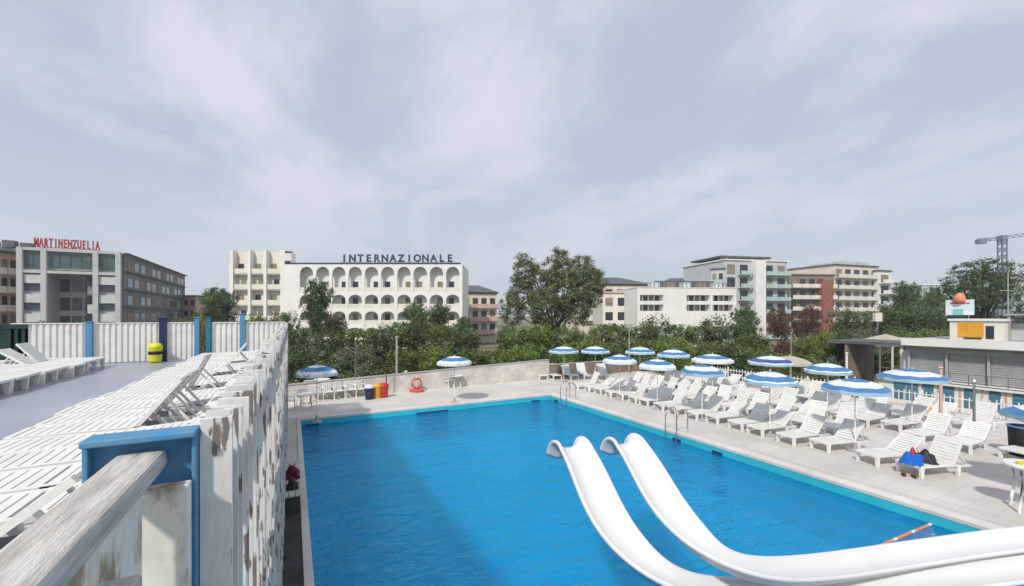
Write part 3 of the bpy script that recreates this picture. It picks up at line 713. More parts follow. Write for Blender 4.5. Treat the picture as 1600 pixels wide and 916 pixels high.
b.build('pickets', 'plastic', pf)
b = MB(); b.box(.014, .04, 0, 19, .2, .24); b.box(.014, .04, 0, 19, .65, .69); b.build('rails', 'plastic', pf)
for k in range(8): b = MB(); b.box(.052, .13, k*2.6, k*2.6+.06, 0, .88); b.build('post', 'plastic', pf)

# ============================================================ CABINS AND KIOSK (right)
KX = 41.0
cb = empty('beach_cabin', (KX, 13, GZ), label='white row of changing cabins with blue doors below the grey kiosk', cat='cabin')
b = MB(); y0, y1 = -16, 2.0; LZ = -.30
b.box(0, 8, y0, y1+1.5, 0, LZ-GZ-.15); b.build('wall', 'white_wall', cb)
b = MB(); b.box(-.25, 8, y0, y1+1.5, LZ-GZ-.148, LZ-GZ); b.build('ledge', 'white_wall', cb)
yy = -9.5; k = 0
for px in (1376+30, 1430-4, 1450, 1482, 1516, 1555, 1592):
    yc = YatX(px, KX)-13
    b = MB(); ya_, yb_ = YatX(px+9, KX)-13, YatX(px-9, KX)-13; b.box(-.05, -.002, ya_, yb_, .5, 1.86); d_ = b.build('door', 'door_blue', cb)
    b = MB(); b.box(-.08, -.052, ya_+.05, ya_+.09, 1.05, 1.15); b.build('handle', 'steel', d_)
    k += 1
b = MB()
for px in (1466, 1500, 1535, 1572): yc = YatX(px, KX)-13; b.box(-.03, -.003, yc-.05, yc+.05, 0, 1.8)
b.build('pilasters', 'pink_wall', cb)
ks = empty('kiosk', (KX, 13, LZ), label='long grey kiosk with closed roller shutters under a white roof edge', cat='kiosk')
FZ0, FZ1 = 2.35, 3.05
b = MB(); b.box(1.2, 7.5, -16, 2.4, .002, FZ0-.3); b.build('wall', 'grey_wall', ks)
b = MB(); b.box(.35, 8, -16, 2.15, FZ0+.12, FZ1-.02); b.cur = 1; b.box(.25, .348, -16, 2.2, FZ0+.20, FZ1+.06); b.build('roof', ['concrete', 'white_wall'], ks)
b = MB(); b.box(.9, 1.15, -16, 2.15, FZ0-.3, FZ0+.048); b.build('lintel', 'shutter_grey', ks)
for i in range(9):
    ya = 1.9-i*2.1; b = MB()
    for q in range(12): b.hexa([(1.10, ya-1.85, .1+q*.145), (1.19, ya-1.85, .1+q*.145), (1.19, ya, .1+q*.145), (1.10, ya, .1+q*.145), (1.13, ya-1.85, .24+q*.145), (1.19, ya-1.85, .24+q*.145), (1.19, ya, .24+q*.145), (1.13, ya, .24+q*.145)])
    b.build('roller_shutter', 'shutter_grey', ks)
    b = MB(); b.box(.95, 1.10, ya+.02, ya+.16, 0, FZ0-.302); b.build('column', 'concrete', ks)
b = MB(); b.box(-.25, -.19, -16, 3.4, .0, .06); b.box(-.25, -.19, -16, 3.4, .75, .8)
y = -16
while y < 3.4: b.box(-.24, -.2, y, y+.04, .06, .75); y += .9
b.build('railing', 'steel', ks)
# rooftop box with orange banner
RZ = LZ+FZ1
Ya, Yb = YatX(1570, KX+2.5), YatX(1484, KX+2.5)
rb = empty('rooftop_hut', (KX+2.5, (Ya+Yb)/2, RZ), label='small white hut with an orange banner on the kiosk roof', cat='hut')
hw = (Yb-Ya)/2
b = MB(); b.box(0, 3, -hw, hw, -.02, 1.35); b.build('wall', 'cream_wall', rb)
b = MB(); b.box(-.12, 3.2, -hw-.1, hw+.1, 1.352, 1.5); b.build('roof', 'white_wall', rb)
y0_, y1_ = YatX(1537, KX+2.5)-(Ya+Yb)/2, YatX(1497, KX+2.5)-(Ya+Yb)/2
b = MB(); b.box(-.04, -.003, y0_, y1_, .18, 1.25); b.cur = 1; b.box(-.045, -.005, y0_+.1, y1_-.3, .06, .16); b.build('banner', ['yellow_orange', 'brown'], rb)
b = MB(); b.box(-.03, -.003, -hw+.5, -hw+.9, .1, 1.0); b.build('window', 'glass_dark', rb)
# billboard
Sa, Sb = YatX(1522, KX+3.4), YatX(1478, KX+3.4); sm = (Sa+Sb)/2; hw2 = (Sb-Sa)/2
sg = empty('billboard', (KX+3.4, sm, RZ+1.5), label='pale blue rooftop billboard with teal patch and an orange dome on top', cat='billboard')
b = MB(); b.box(-.06, .06, -hw2, hw2, .28, 1.42); b.build('board', 'sign_white', sg)
b = MB(); b.box(-.075, -.062, -hw2+.55, hw2-.4, .30, .72); b.build('teal_patch', 'sign_teal', sg)
b = MB(); b.box(-.08, .05, -hw2+.3, hw2-.1, .02, .27); b.build('base_strip', 'dark_green', sg)
b = MB(); b.lathe([(.02, 0), (.30, .02), (.36, .22), (.32, .45), (.20, .64), (.07, .73), (0, .75)], c=(-.05, 0, 1.2), seg=18); b.build('dome', 'orange', sg, smooth=True)
b = MB(); b.box(-.09, -.063, -.55, .5, 1.12, 1.2); b.build('red_stripe', 'red_pale', sg)
for s in (-hw2+.3, hw2-.3): b = MB(); b.box(-.04, .04, s-.04, s+.04, -.0, .28); b.build('stand', 'steel', sg)
# rooftop pergola at the right edge
pg = empty('pergola', (KX+5, 10.0, RZ), label='grey rooftop pergola frame right of the orange banner', cat='pergola')
b = MB(); b.box(-2, 2, -6, .6, 1.75, 1.86); b.build('roof_slab', 'concrete', pg)
for y in (-5.5, -2.6, .3): b = MB(); b.box(-1.9, -1.78, y, y+.12, 0, 1.748); b.build('column', 'concrete', pg)
b = MB(); b.box(-1.2, 1.5, -6, .4, 0, 1.2); b.build('parapet', 'pale_grey_wall', pg)
# canopies left of the kiosk
def canopy(px, py, D, wd, hgt, m_, lab):
    z = ZD(py, D); p = PD(px, D, GZ); r0 = empty('gazebo', p, -R(YAW)/2, label=lab, cat='gazebo'); H = z-GZ
    b = MB(); c = [(-wd/2, -wd/2), (wd/2, -wd/2), (wd/2, wd/2), (-wd/2, wd/2)]
    for i in range(4): a, d = c[i], c[(i+1) % 4]; b.quad((a[0], a[1], H-hgt), (d[0], d[1], H-hgt), (0, 0, H))
    for i in range(4): a, d = c[i], c[(i+1) % 4]; b.quad((a[0], a[1], H-hgt-.22), (d[0], d[1], H-hgt-.22), (d[0], d[1], H-hgt), (a[0], a[1], H-hgt))
    b.build('roof', m_, r0)
    for x, y in c: b = MB(); b.box(x*.95-.06, x*.95+.06, y*.95-.06, y*.95+.06, 0, H-hgt); b.build('post', 'cream_wall', r0)
canopy(1384, 522, 44, 4.2, .9, 'fabric_ecru', 'pointed off white gazebo touching the left end of the kiosk roof')
p = PD(1395, 36, GZ); ph_ = empty('pavilion', p, 0, label='dark open pavilion with flat grey roof adjoining the kiosk', cat='pavilion')
H = ZD(534, 36)-GZ
b = MB(); b.box(-1.9, 3.0, -1.5, 4, H-.25, H); b.build('roof', 'roof_grey', ph_)
for x in (-1.7, 0, 1.6): b = MB(); b.box(x, x+.2, -1.3, -1.1, 0, H-.252); b.build('post', 'cream_wall', ph_)
b = MB(); b.box(-1.8, 2.9, 2.5, 2.7, 0, H-.255); b.build('back_wall', 'brown_wall', ph_)
# poles on and behind the deck
def pole(px, base_py, top_py, rad, m_, lab, z0=0, D=None):
    p = P(px, base_py, z0) if D is None else PD(px, D, z0); DD = depth(p); h = ZD(top_py, DD)-z0
    b = MB(); b.tube([(0, 0, 0), (0, 0, h)], [rad*1.2, rad*.8], 8); b.tube([(0, 0, h), (0, 0, h+.06)], [rad*1.6, rad*.8], 8); b.tube([(0, 0, 0), (0, 0, .05)], rad*2.4, 8)
    o = b.build('pole', m_, label=lab, cat='pole', group='slim poles'); o.location = p
pole(1470, 668, 575, .06, 'pink_wall', 'pinkish pole rising in front of the cabins and kiosk')
pole(1522, 676, 596, .045, 'steel', 'thin grey pole in front of the blue cabin doors')
pole(1236, 600, 520, .03, 'fabric_ecru', 'thin pale pole between shrubs and off white parasol', GZ, 34)
pole(983, 600, 505, .035, 'fabric_ecru', 'thin pale pole in the shrubs above the far parasols', GZ, 33)
pole(1323, 600, 552, .08, 'white_wall', 'stubby white post left of the gazebos', GZ, 33)
pole(620, 600, 527, .09, 'concrete', 'grey concrete post among shrubs beyond the far wall', GZ, 31)
pole(556, 600, 530, .03, 'steel', 'slim steel post before the dark round olive shrub', GZ, 28)

# ============================================================ VEGETATION
def leafcloud(b, rg, blobs, n, size, fill=.55, up=.15):
    """leaf sized faces grouped in clumps through a union of ellipsoids"""
    tot = sum(q[3]*q[4]*q[5] for q in blobs)
    for (cx, cy, cz, rx, ry, rz) in blobs:
        nb = int(n*rx*ry*rz/tot); ncl = max(4, nb//42)
        for _ in range(ncl):
            while True:
                v = Vector((rg.uniform(-1, 1), rg.uniform(-1, 1), rg.uniform(-1, 1)))
                if .02 < v.length < 1: break
            rr = v.length**fill; v = v.normalized()*rr
            c = Vector((cx+v.x*rx, cy+v.y*ry, cz+v.z*rz)); cs = size*rg.uniform(2.0, 4.2)
            for _ in range(42):
                p = c+Vector((rg.gauss(0, cs*.5), rg.gauss(0, cs*.5), rg.gauss(0, cs*.38)))
                s = size*rg.uniform(.5, 1.15)
                nrm = Vector((rg.gauss(0, 1), rg.gauss(0, 1), rg.gauss(.5, 1))).normalized()
                t = nrm.cross(Vector((rg.gauss(0, 1), rg.gauss(0, 1), rg.gauss(0, 1)))).normalized(); u = nrm.cross(t)
                b.quad(p-t*s, p-u*s*.45, p+t*s, p+u*s*.45)
def limbs(rg, h, ends, r0):
    b = MB(); b.tube([(0, 0, -.1), (.05*h*.1, 0, h*.5), (0, .02*h, h)], [r0, r0*.75, r0*.55], 8)
    for e_ in ends:
        e_ = Vector(e_); st = Vector((0, 0, h*rg.uniform(.55, 1))); mid = st.lerp(e_, .5)+Vector((rg.uniform(-.2, .2), rg.uniform(-.2, .2), rg.uniform(0, .3)))
        b.tube([st, mid, e_], [r0*.5, r0*.3, r0*.1], 6)
    return b
def make_tree(name, lm, seed, blobs, n, size, trunk_h, r0, cat='tree', fill=.55):
    rg = random.Random(seed); root = empty(name, label=name.replace('_', ' '), cat=cat)
    limbs(rg, trunk_h, [(q[0]+rg.uniform(-.3, .3)*q[3], q[1]+rg.uniform(-.3, .3)*q[4], q[2]+rg.uniform(-.2, .5)*q[5]) for q in blobs for _ in (0, 1)], r0).build('trunk', 'trunk', root, smooth=True)
    b = MB(); leafcloud(b, rg, blobs, n, size, fill); b.build('crown', lm, root)
    return root
def rblobs(seed, n, R_, H0, H1, s0, s1):
    rg = random.Random(seed); o = []
    for _ in range(n):
        a = rg.uniform(0, 2*pi); r_ = R_*sqrt(rg.random())*.75; z = rg.uniform(H0, H1); s = rg.uniform(s0, s1)
        o.append((r_*cos(a), r_*sin(a), z, s, s, s*.8))
    return o
# shrubs, unit ~ 2.4 m radius, 5 m tall
SH = {}
for i, (k, lm) in enumerate((('dark', 'leaf_dark'), ('mid', 'leaf_mid'), ('bright', 'leaf_bright'), ('olive', 'leaf_olive'), ('red', 'leaf_red'))):
    SH[k] = Kind(make_tree('shrub', lm, 20+i, rblobs(40+i, 9, 1.9, .9, 4.0, .8, 1.35), 9000, .11, 1.6, .12, 'shrub'))
TR = {}
for i, (k, lm) in enumerate((('dark', 'leaf_dark'), ('mid', 'leaf_mid'), ('bright', 'leaf_bright'), ('dry', 'leaf_dry'))):
    TR[k] = Kind(make_tree('deciduous_tree', lm, 60+i, rblobs(70+i, 11, 2.2, 3.2, 7.0, .9, 1.6), 12000, .13, 3.2, .2, 'tree'))
def shrub(px, top, D, wpx, k, lab, K=SH, hh=5.1, rr=2.6):
    z = ZD(top, D); p = PD(px, D, GZ); s = wpx/2/F*D/rr; h = (z-GZ)/hh
    K[k].put(p, rnd.uniform(0, 6), (s, s, h), label=lab, group='shrubs and trees beyond the pool')
rs = random.Random(5); i = 0
front = [(470, 530, 95), (520, 527, 90), (562, 522, 100), (640, 530, 110), (690, 527, 95), (745, 528, 100), (800, 524, 110), (850, 520, 100), (905, 513, 95), (950, 515, 100), (1005, 508, 100), (1055, 508, 95), (1100, 512, 100), (1145, 518, 95), (1180, 528, 70)]
kd = ['dark', 'olive', 'olive', 'mid', 'bright', 'mid', 'bright', 'mid', 'bright', 'mid', 'mid', 'bright', 'mid', 'dark', 'mid']
for i, (px, tp, wp) in enumerate(front):
    shrub(px, tp, 33+rs.uniform(-1, 2)+(px-800)*.003, wp, kd[i], f'{"dull olive" if kd[i]=="olive" else kd[i]} green shrub just beyond the far wall, {ORD[i]} from the left')
mid_ = [(460, 500, 70, 'dark'), (505, 507, 80, 'dark'), (560, 495, 100, 'mid'), (590, 500, 80, 'dark'), (615, 485, 80, 'mid'), (650, 478, 80, 'dark'), (700, 488, 80, 'mid'), (735, 500, 80, 'dark'), (785, 492, 90, 'mid'), (840, 495, 90, 'bright'), (890, 492, 90, 'mid'), (930, 486, 80, 'mid'), (975, 489, 80, 'mid'), (1020, 484, 80, 'dark'), (1070, 487, 90, 'mid'), (1125, 486, 90, 'dark'), (1165, 482, 60, 'dark'), (1190, 505, 80, 'mid')]
for i, (px, tp, wp, k) in enumerate(mid_):
    shrub(px, tp, 46+rs.uniform(-2, 4), wp*1.15, k, f'{k} green bush in the second belt beyond the wall, {ORD[i]} from the left')
right_ = [(1225, 478, 62, 60, 'red'), (1262, 476, 60, 60, 'red'), (1250, 515, 50, 60, 'mid'), (1280, 505, 44, 70, 'bright'), (1305, 510, 40, 66, 'dark'), (1325, 474, 66, 90, 'dark'), (1370, 470, 66, 90, 'dark'), (1350, 505, 50, 80, 'olive'), (1395, 500, 48, 80, 'mid'), (1425, 462, 64, 90, 'dark'), (1460, 470, 62, 80, 'dark'), (1440, 502, 50, 80, 'bright'), (1475, 500, 52, 60, 'mid'), (1232, 540, 36, 50, 'mid'), (1285, 545, 36, 50, 'olive'), (1540, 478, 62, 90, 'dark'), (1590, 470, 62, 90, 'dark')]
for i, (px, tp, D, wp, k) in enumerate(right_):
    nm_ = {'red': 'dark reddish', 'olive': 'grey olive'}.get(k, k+' green')
    shrub(px, tp, D, wp, k, f'{nm_} bush on the slope left of and behind the kiosk, {ORD[i]} counted rightwards')
left_ = [(10, 492, 60, 60, 'mid'), (75, 498, 70, 70, 'dark'), (120, 497, 70, 60, 'dark'), (292, 482, 60, 50, 'mid'), (318, 500, 45, 40, 'dark'), (375, 488, 60, 50, 'mid'), (407, 478, 55, 60, 'bright'), (435, 470, 58, 60, 'mid'), (455, 480, 52, 50, 'dark')]
for i, (px, tp, D, wp, k) in enumerate(left_):
    shrub(px, tp, D, wp, k, f'{k} green bush rising over the terrace fence before the hotels, {ORD[i]} from the left')
trees_ = [(328, 437, 70, 62, 'mid', 'rounded green tree between the dark grey hotel and arcaded hotel'), (352, 448, 74, 40, 'dark', 'dark tree touching the left end of the arcaded hotel'), (495, 432, 52, 62, 'dark', 'slim sparse tree in front of the first arches'), (522, 470, 56, 44, 'dry', 'brownish thin tree right below the first arches'), (655, 462, 58, 70, 'mid', 'leafy tree in front of the last arches'), (690, 470, 60, 56, 'dark', 'dark tree at the right end of the arcaded hotel'), (315, 470, 40, 26, 'dry', 'brown tinged slim tree seen through the terrace fence gap'),
          (720, 487, 62, 50, 'mid', 'small tree before the pinkish house'), (1415, 436, 80, 56, 'dark', 'dark tree at the right end of the cream apartment block'), (1450, 446, 84, 60, 'mid', 'mid green tree left of the big umbrella pine'), (1165, 476, 64, 50, 'dark', 'dark tree at the foot of the mint tower')]
for px, tp, D, wp, k, lab in trees_: shrub(px, tp, D, wp, k, lab, TR, 8.2, 3.3)
# big feathery tree in the middle
D = 58; p = PD(865, D, GZ)
def off(px, py, dd=0): q = PD(px, D, 0)-PD(865, D, 0); return (q.x+dd*SA, q.y+dd*CA, ZD(py, D)-GZ)
bl_ = [(*off(820, 425), 2.0, 1.8, 2.4), (*off(812, 458, 1), 2.3, 2.0, 2.6), (*off(800, 485, -1), 2.4, 2.0, 2.0), (*off(845, 445, 0), 2.4, 2.4, 3.0), (*off(872, 418, 0), 2.0, 2.0, 2.4), (*off(880, 450, -1), 2.8, 2.6, 3.2), (*off(912, 422, 1), 2.5, 2.2, 1.9), (*off(922, 450, 0), 2.3, 2.2, 2.6), (*off(850, 480, -1.5), 3.2, 2.6, 2.4), (*off(900, 480, 0), 3, 2.4, 2.2), (*off(828, 412), .9, .9, .7), (*off(935, 440, 1), 1.6, 1.5, 1.6)]
bl_ = [(a, b_, c, d*.8, e*.85, f*1.12) for a, b_, c, d, e, f in bl_]
t = make_tree('poplar', 'leaf_willow', 91, bl_[:], 64000, .14, 5.5, .25, fill=.75); t.location = p; tag(t, 'tallest feathery grey green tree right of the arcaded hotel', 'tree', 'shrubs and trees beyond the pool')
D = 62; p = PD(1533, D, GZ)
def off(px, py, dd=0): q = PD(px, D, 0)-PD(1533, D, 0); return (q.x+dd*SA, q.y+dd*CA, ZD(py, D)-GZ)
bl_ = [(*off(1500, 442), 2.2, 2.0, 1.9), (*off(1490, 456, 1), 1.8, 2.0, 1.4), (*off(1520, 425), 2.5, 2.4, 1.6), (*off(1545, 424, -1), 2.6, 2.4, 1.6), (*off(1570, 440), 2.2, 2.2, 1.9), (*off(1530, 450, -1), 3.5, 2.6, 2.6), (*off(1560, 462, -1), 3, 2.4, 2.4), (*off(1510, 470, 0), 3, 2.4, 2.2), (*off(1535, 412), 1.7, 1.5, .8)]
t = make_tree('umbrella_pine', 'leaf_dark', 92, bl_, 22000, .14, 6, .35, fill=.5); t.location = p; tag(t, 'broad dark umbrella pine behind the billboard and in front of the crane', 'tree', 'shrubs and trees beyond the pool')

# ============================================================ BUILDINGS
def site(name, xl, Dl, xr, Dr, lab, cat='hotel'):
    a, c = PD(xl, Dl, GZ), PD(xr, Dr, GZ); d = c-a
    return empty(name, a, math.atan2(d.y, d.x), label=lab, cat=cat), d.length
def prism(b, x0, x1, y0, y1, z0, z1): b.box(x0, x1, y0, y1, z0, z1)
def text_mesh(s, size, depth_=.25):
    cu = bpy.data.curves.new('t', 'FONT'); cu.body = s; cu.size = size; cu.extrude = depth_/2; cu.offset = .035*size; cu.align_x = 'CENTER'
    o = bpy.data.objects.new('t', cu); col.objects.link(o); bpy.context.view_layer.update()
    me = bpy.data.meshes.new_from_object(o.evaluated_get(bpy.context.evaluated_depsgraph_get())); bpy.data.objects.remove(o); return me
def letters(root, s, x0, x1, z, size, m_, y=-.1, sx=.95):
    for i, ch in enumerate(s):
        me = text_mesh(ch, size); me.materials.clear(); me.materials.append(M[m_]); me.name = 'letter'
        o = bpy.data.objects.new('letter', me); col.objects.link(o); o.parent = root
        o.location = (x0+(x1-x0)*(i+.5)/len(s), y, z); o.rotation_euler = (R(90), 0, 0); o.scale = (sx, 1, 1)

# --- arcaded hotel
D2 = 85
H2, W2 = site('hotel', 357, D2, 722, D2, 'long white hotel with rows of round arches and a higher block at left')
u = D2/F                                        # metres per pixel on the facade
def hx(px): return (px-357)*u
def hz_(py): return ZD(py, D2)-GZ
ROOF = hz_(413); XA = hx(466); XB = hx(720); nb = 10; bw = (XB-XA)/nb
slabs = [ROOF-.25, hz_(456.5), hz_(482.5), hz_(508), 0]
b = MB()
b.box(hx(447), XA, 0, 12, 0, ROOF)                # blank wing
b.box(XA, XB, 1.5, 12, 0, ROOF)                   # body behind the arcade
b.box(XA, XB, 0, 1.498, ROOF-.25, ROOF+.002)
for z in slabs[1:4]: b.box(XA, XB, .02, 1.498, z-.28, z)
b.box(XB, XB+.3, -.02, 12, 0, ROOF)
b.build('wall', 'white_wall', H2)
b = MB()
for f in range(4):
    zt = slabs[f]-(0 if f == 0 else .28); zb = slabs[f+1]
    for k in range(nb):
        x0 = XA+k*bw; pw = .28; cx = x0+bw/2; r_ = (bw-2*pw)/2; zc = zt-.25-r_*(1 if f == 0 else .8)
        ky = 1 if f == 0 else .8
        for yy0 in (0,):
            b.box(x0, x0+pw, yy0, .45, zb, zc); b.box(x0+bw-pw, x0+bw, yy0, .45, zb, zc)
            sg_ = 10
            for q in range(sg_):
                a0, a1 = pi*q/sg_, pi*(q+1)/sg_
                p0 = (cx-r_*cos(a0), zc+r_*ky*sin(a0)); p1 = (cx-r_*cos(a1), zc+r_*ky*sin(a1))
                X0 = p0[0] if q else x0; X1 = p1[0] if q < sg_-1 else x0+bw
                b.hexa([(X0, 0, p0[1]), (X1, 0, p1[1]), (X1, .45, p1[1]), (X0, .45, p0[1]), (X0, 0, zt), (X1, 0, zt), (X1, .45, zt), (X0, .45, zt)]) if 0 < q < sg_-1 else b.hexa([(X0, 0, zc), (X1, 0, zc), (p1[0] if q == 0 else X1, .45, p1[1] if q == 0 else zc), (X0, .45, zc), (X0, 0, zt), (X1, 0, zt), (X1, .45, zt), (X0, .45, zt)])
b.build('arcade', 'white_wall', H2)
b = MB(); rg = random.Random(4)
for f in range(3):
    zb = slabs[f+1]
    for k in range(nb):
        x0 = XA+k*bw+.3
        g = MB(); g.box(x0, x0+bw-.6, .12, .2, zb+.002, zb+.95); g.build('balcony', 'cream_wall', H2)
        xx = x0+.35 if (k % 2) else x0+bw-1.95
        dr = MB(); dr.box(xx, xx+1.05, 1.43, 1.498, zb+.05, zb+2.2); dr.build('window', 'glass_dark' if rg.random() < .5 else 'shutter_tan', H2)
# taller left block
TT = hz_(391); b = MB()
b.box(hx(355), hx(362), .5, 12, 0, hz_(411)); b.box(hx(362.2), hx(446), 1.3, 4, 0, TT-.15)
b.build('tower_wall', 'cream_wall', H2)
b = MB()
for a0, a1 in ((359, 364), (387, 391), (411.5, 416), (438, 447)): b.box(hx(a0), hx(a1), 0, 1.298, 0, TT)
b.build('pier', 'white_wall', H2)
for j, (a0, a1) in enumerate(((364, 387), (391, 411.5), (416, 438))):
    for f in range(4):
        zb = hz_(411)-f*24.6*u-2.1
        g = MB(); g.box(hx(a0)+.02, hx(a1)-.02, .25, .37, zb, zb+1.0); g.box(hx(a0)+.02, hx(a1)-.02, .37, 1.295, zb-.2, zb); g.build('balcony', 'cream_wall', H2)
        g = MB(); c0 = hx(a0)+.3+.5*(f % 2); g.box(c0, c0+1.1, 1.24, 1.297, zb+.05, zb+2.1); g.build('window', ['glass_dark', 'shutter_tan', 'shutter_tan'][(j+f) % 3], H2)
b = MB(); b.box(hx(445), XB, -.04, .1, ROOF+.004, ROOF+.3); b.build('roof_edge', 'letter_navy', H2)
sgn = empty('roof_sign', H2.location+Vector((0, 0, ROOF+.3)), H2.rotation_euler.z, label='dark block letters on the roof of the arcaded hotel', cat='sign')
letters(sgn, 'INTERNAZIONALE', hx(531), hx(709), .25, 2.0, 'letter_navy', .2)
b = MB(); b.box(hx(531), hx(709), .15, .25, .1, .2)
x = hx(535)
while x < hx(709): b.box(x, x+.08, .15, .25, 0, .1); x += 1.5
b.build('frame', 'grey_paint', sgn)
lg = empty('logo_board', H2.location+Matrix.Rotation(H2.rotation_euler.z, 3, 'Z')@Vector((hx(451), -.1, ROOF+.3)), H2.rotation_euler.z, label='small white board with dark top and base on the hotel roof', cat='sign')
b = MB(); b.box(-.7, .7, -.1, .1, .35, 1.9); b.build('board', 'white_gloss', lg); b = MB(); b.box(-.65, .75, -.12, .12, 1.9, 2.25); b.box(-.7, .3, -.12, .12, 0, .35); b.build('frame', 'letter_navy', lg)

# --- grey hotel on the left
Yf = 104.9; X0, X1 = XatY(25, Yf), XatY(188, Yf); Wd = X1-X0; Ht = 16.3-GZ
H1 = empty('hotel', (X0, Yf, GZ), 0, label='grey modern hotel with dark side facade at the far left', cat='hotel')
b = MB(); dep = 53
b.box(0, 3.6, .8, dep, 0, Ht); b.box(Wd-3.6, Wd-.02, .8, dep, 0, Ht); b.box(3.6, Wd-3.6, 5, dep, 0, Ht); b.box(3.6, Wd-3.6, .8, 5, Ht-3.6, Ht)
b.build('wall', 'grey_wall', H1)
b = MB()
for x in (0, 3.0, Wd-3.9, Wd-.75): b.box(x, x+.75, 0, .798, 0, Ht+.15)
b.box(.75, Wd-.75, .05, .797, Ht-.35, Ht+.15); b.box(.75, Wd-.75, .05, .797, Ht-4.3, Ht-3.8)
b.build('frame', 'pale_grey_wall', H1)
for x, n_, wd in ((.8, 1, 2.1), (Wd-3.1, 1, 2.3)):
    for f in range(5):
        zt = Ht-4.4-f*3.45
        g = MB(); g.box(x, x+wd, .3, .79, zt-1.7, zt-.2); fr_ = g.build('panel', 'shutter_white', H1)
        g = MB(); g.box(x, x+wd, .6, .79, zt-2.95, zt-1.75); g.build('window', 'glass_blue', H1)
for k in range(4):
    x = 3.9+k*(Wd-7.95)/4; g = MB(); g.box(x+.08, x+(Wd-7.95)/4-.08, .6, .79, Ht-3.2, Ht-.6); g.build('window', 'glass_teal', H1)
for x in (.85, Wd-3.1):
    for q in (0, 1): g = MB(); g.box(x+q*1.1, x+q*1.1+1.0, .6, .79, Ht-3.4, Ht-.6); g.build('window', 'glass_teal', H1)
for k in range(3):
    for f in range(4):
        x = 3.8+k*1.7; zt = Ht-5-f*3.45; g = MB(); g.box(x, x+1.4, 4.9, 4.99, zt-2.4, zt); g.build('window', 'glass_blue', H1)
for f in range(4): g = MB(); g.box(Wd-5.6, Wd-4.2, 3.2, 4.99, Ht-5.1-f*3.45-2.9, Ht-5.1-f*3.45-1.2); g.build('balcony', 'shutter_white', H1)
g = MB(); g.box(7.4, 9.6, 4.85, 4.99, 0, Ht-4.6); g.build('curtain_wall', 'glass_dark', H1)
# side facade
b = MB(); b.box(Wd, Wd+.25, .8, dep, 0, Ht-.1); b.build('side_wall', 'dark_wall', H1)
for f in range(5):
    for k in range(12):
        y = 3+k*4.1; z = Ht-2.9-f*3.4
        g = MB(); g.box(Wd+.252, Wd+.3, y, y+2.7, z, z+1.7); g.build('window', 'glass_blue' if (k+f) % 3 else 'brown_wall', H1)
b = MB()
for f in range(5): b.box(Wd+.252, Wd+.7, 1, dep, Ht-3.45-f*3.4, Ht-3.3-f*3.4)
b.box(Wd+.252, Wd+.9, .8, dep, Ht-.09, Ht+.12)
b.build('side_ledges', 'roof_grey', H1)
sr = empty('roof_sign', (XatY(50, Yf), Yf, 16.5), 0, label='pinkish red letters on the roof of the grey hotel', cat='sign')
ws = XatY(154, Yf)-XatY(50, Yf); letters(sr, 'MARTINENZUELIA', 0, ws, .25, 2.1, 'letter_red', .6, .38)
b = MB(); b.box(0, ws, .7, .8, .1, .2)
for k in range(8): b.box(k*ws/7.1, k*ws/7.1+.1, .7, .8, -.05, .1)
b.build('frame', 'letter_red', sr)
b = MB()
for k in range(3): b.box(k*2.2, k*2.2+1.5, 0, 1.5, 0, .9+.3*(k % 2))
o = b.build('roof_equipment', 'roof_grey', label='dark roof machinery left of the red roof letters', cat='roof equipment'); o.location = (XatY(2, Yf)-3, Yf+2, 16.5)

# generic apartment block
def block(xl, Dl, xr, Dr, top, depth_, lab, wallm, floors, bays, balm=None, winm='glass_dark', top_strip=None, fh=None, cat='building', name='apartment_building', strip=True, bal_bays=None, roofm='roof_grey', skip=()):
    r0, W = site(name, xl, Dl, xr, Dr, lab, cat); H = ZD(top, (Dl+Dr)/2)-GZ; fh = fh or 3.1
    b = MB(); b.box(0, W, 0, depth_, 0, H); b.build('wall', wallm, r0)
    b = MB(); b.box(-.3, W+.3, -.3, depth_+.3, H+.002, H+.32); b.build('roof', roofm, r0)
    bwid = W/bays
    for f in range(floors):
        z = H-.4-(f+1)*fh+.0
        if z < 0: break
        for k in range(bays):
            if k in skip: continue
            x = k*bwid
            g = MB(); g.box(x+bwid*.2, x+bwid*.8, -.05, -.003, z+.75 if not balm else z+.15, z+fh-.7); wn = g.build('window', winm if (k*7+f*3) % 4 else 'shutter_tan', r0)
            if balm and (bal_bays is None or k in bal_bays):
                g = MB(); g.box(x+.08, x+bwid-.08, -1.35, -1.25, z-.05, z+1.0); g.box(x+.08, x+bwid-.08, -1.25, -.004, z-.18, z); g.build('balcony', balm, r0)
    return r0, W, H
r0, W, H = block(-60, 70, 27, 78, 393, 14, 'peach apartment building with balconies at the left edge', 'peach_wall', 5, 6, 'cream_wall', fh=3.3)
g = MB(); g.box(W-6, W+.1, -1.4, 10, H+.33, H+.9); g.build('attic', 'pale_grey_wall', r0)
block(276, 125, 306, 125, 463, 10, 'low pinkish house between grey hotel and green tree', 'pink_wall', 2, 3, roofm='roof_red')
r0, W, H = block(722, 105, 776, 108, 459, 14, 'pinkish beige house right of the arcaded hotel', 'beige_wall', 3, 4, 'pink_wall', fh=3.2)
def hip(r0, W, dp, H, rise, m_):
    b = MB(); b.quad((-.6, -.6, H), (W+.6, -.6, H), (W*.7, dp/2, H+rise), (W*.3, dp/2, H+rise)); b.quad((W+.6, -.6, H), (W+.6, dp+.6, H), (W*.7, dp/2, H+rise)); b.quad((W+.6, dp+.6, H), (-.6, dp+.6, H), (W*.3, dp/2, H+rise), (W*.7, dp/2, H+rise)); b.quad((-.6, dp+.6, H), (-.6, -.6, H), (W*.3, dp/2, H+rise)); b.build('hip_roof', m_, r0)
hip(r0, W, 14, H+.34, 2.2, 'roof_grey')
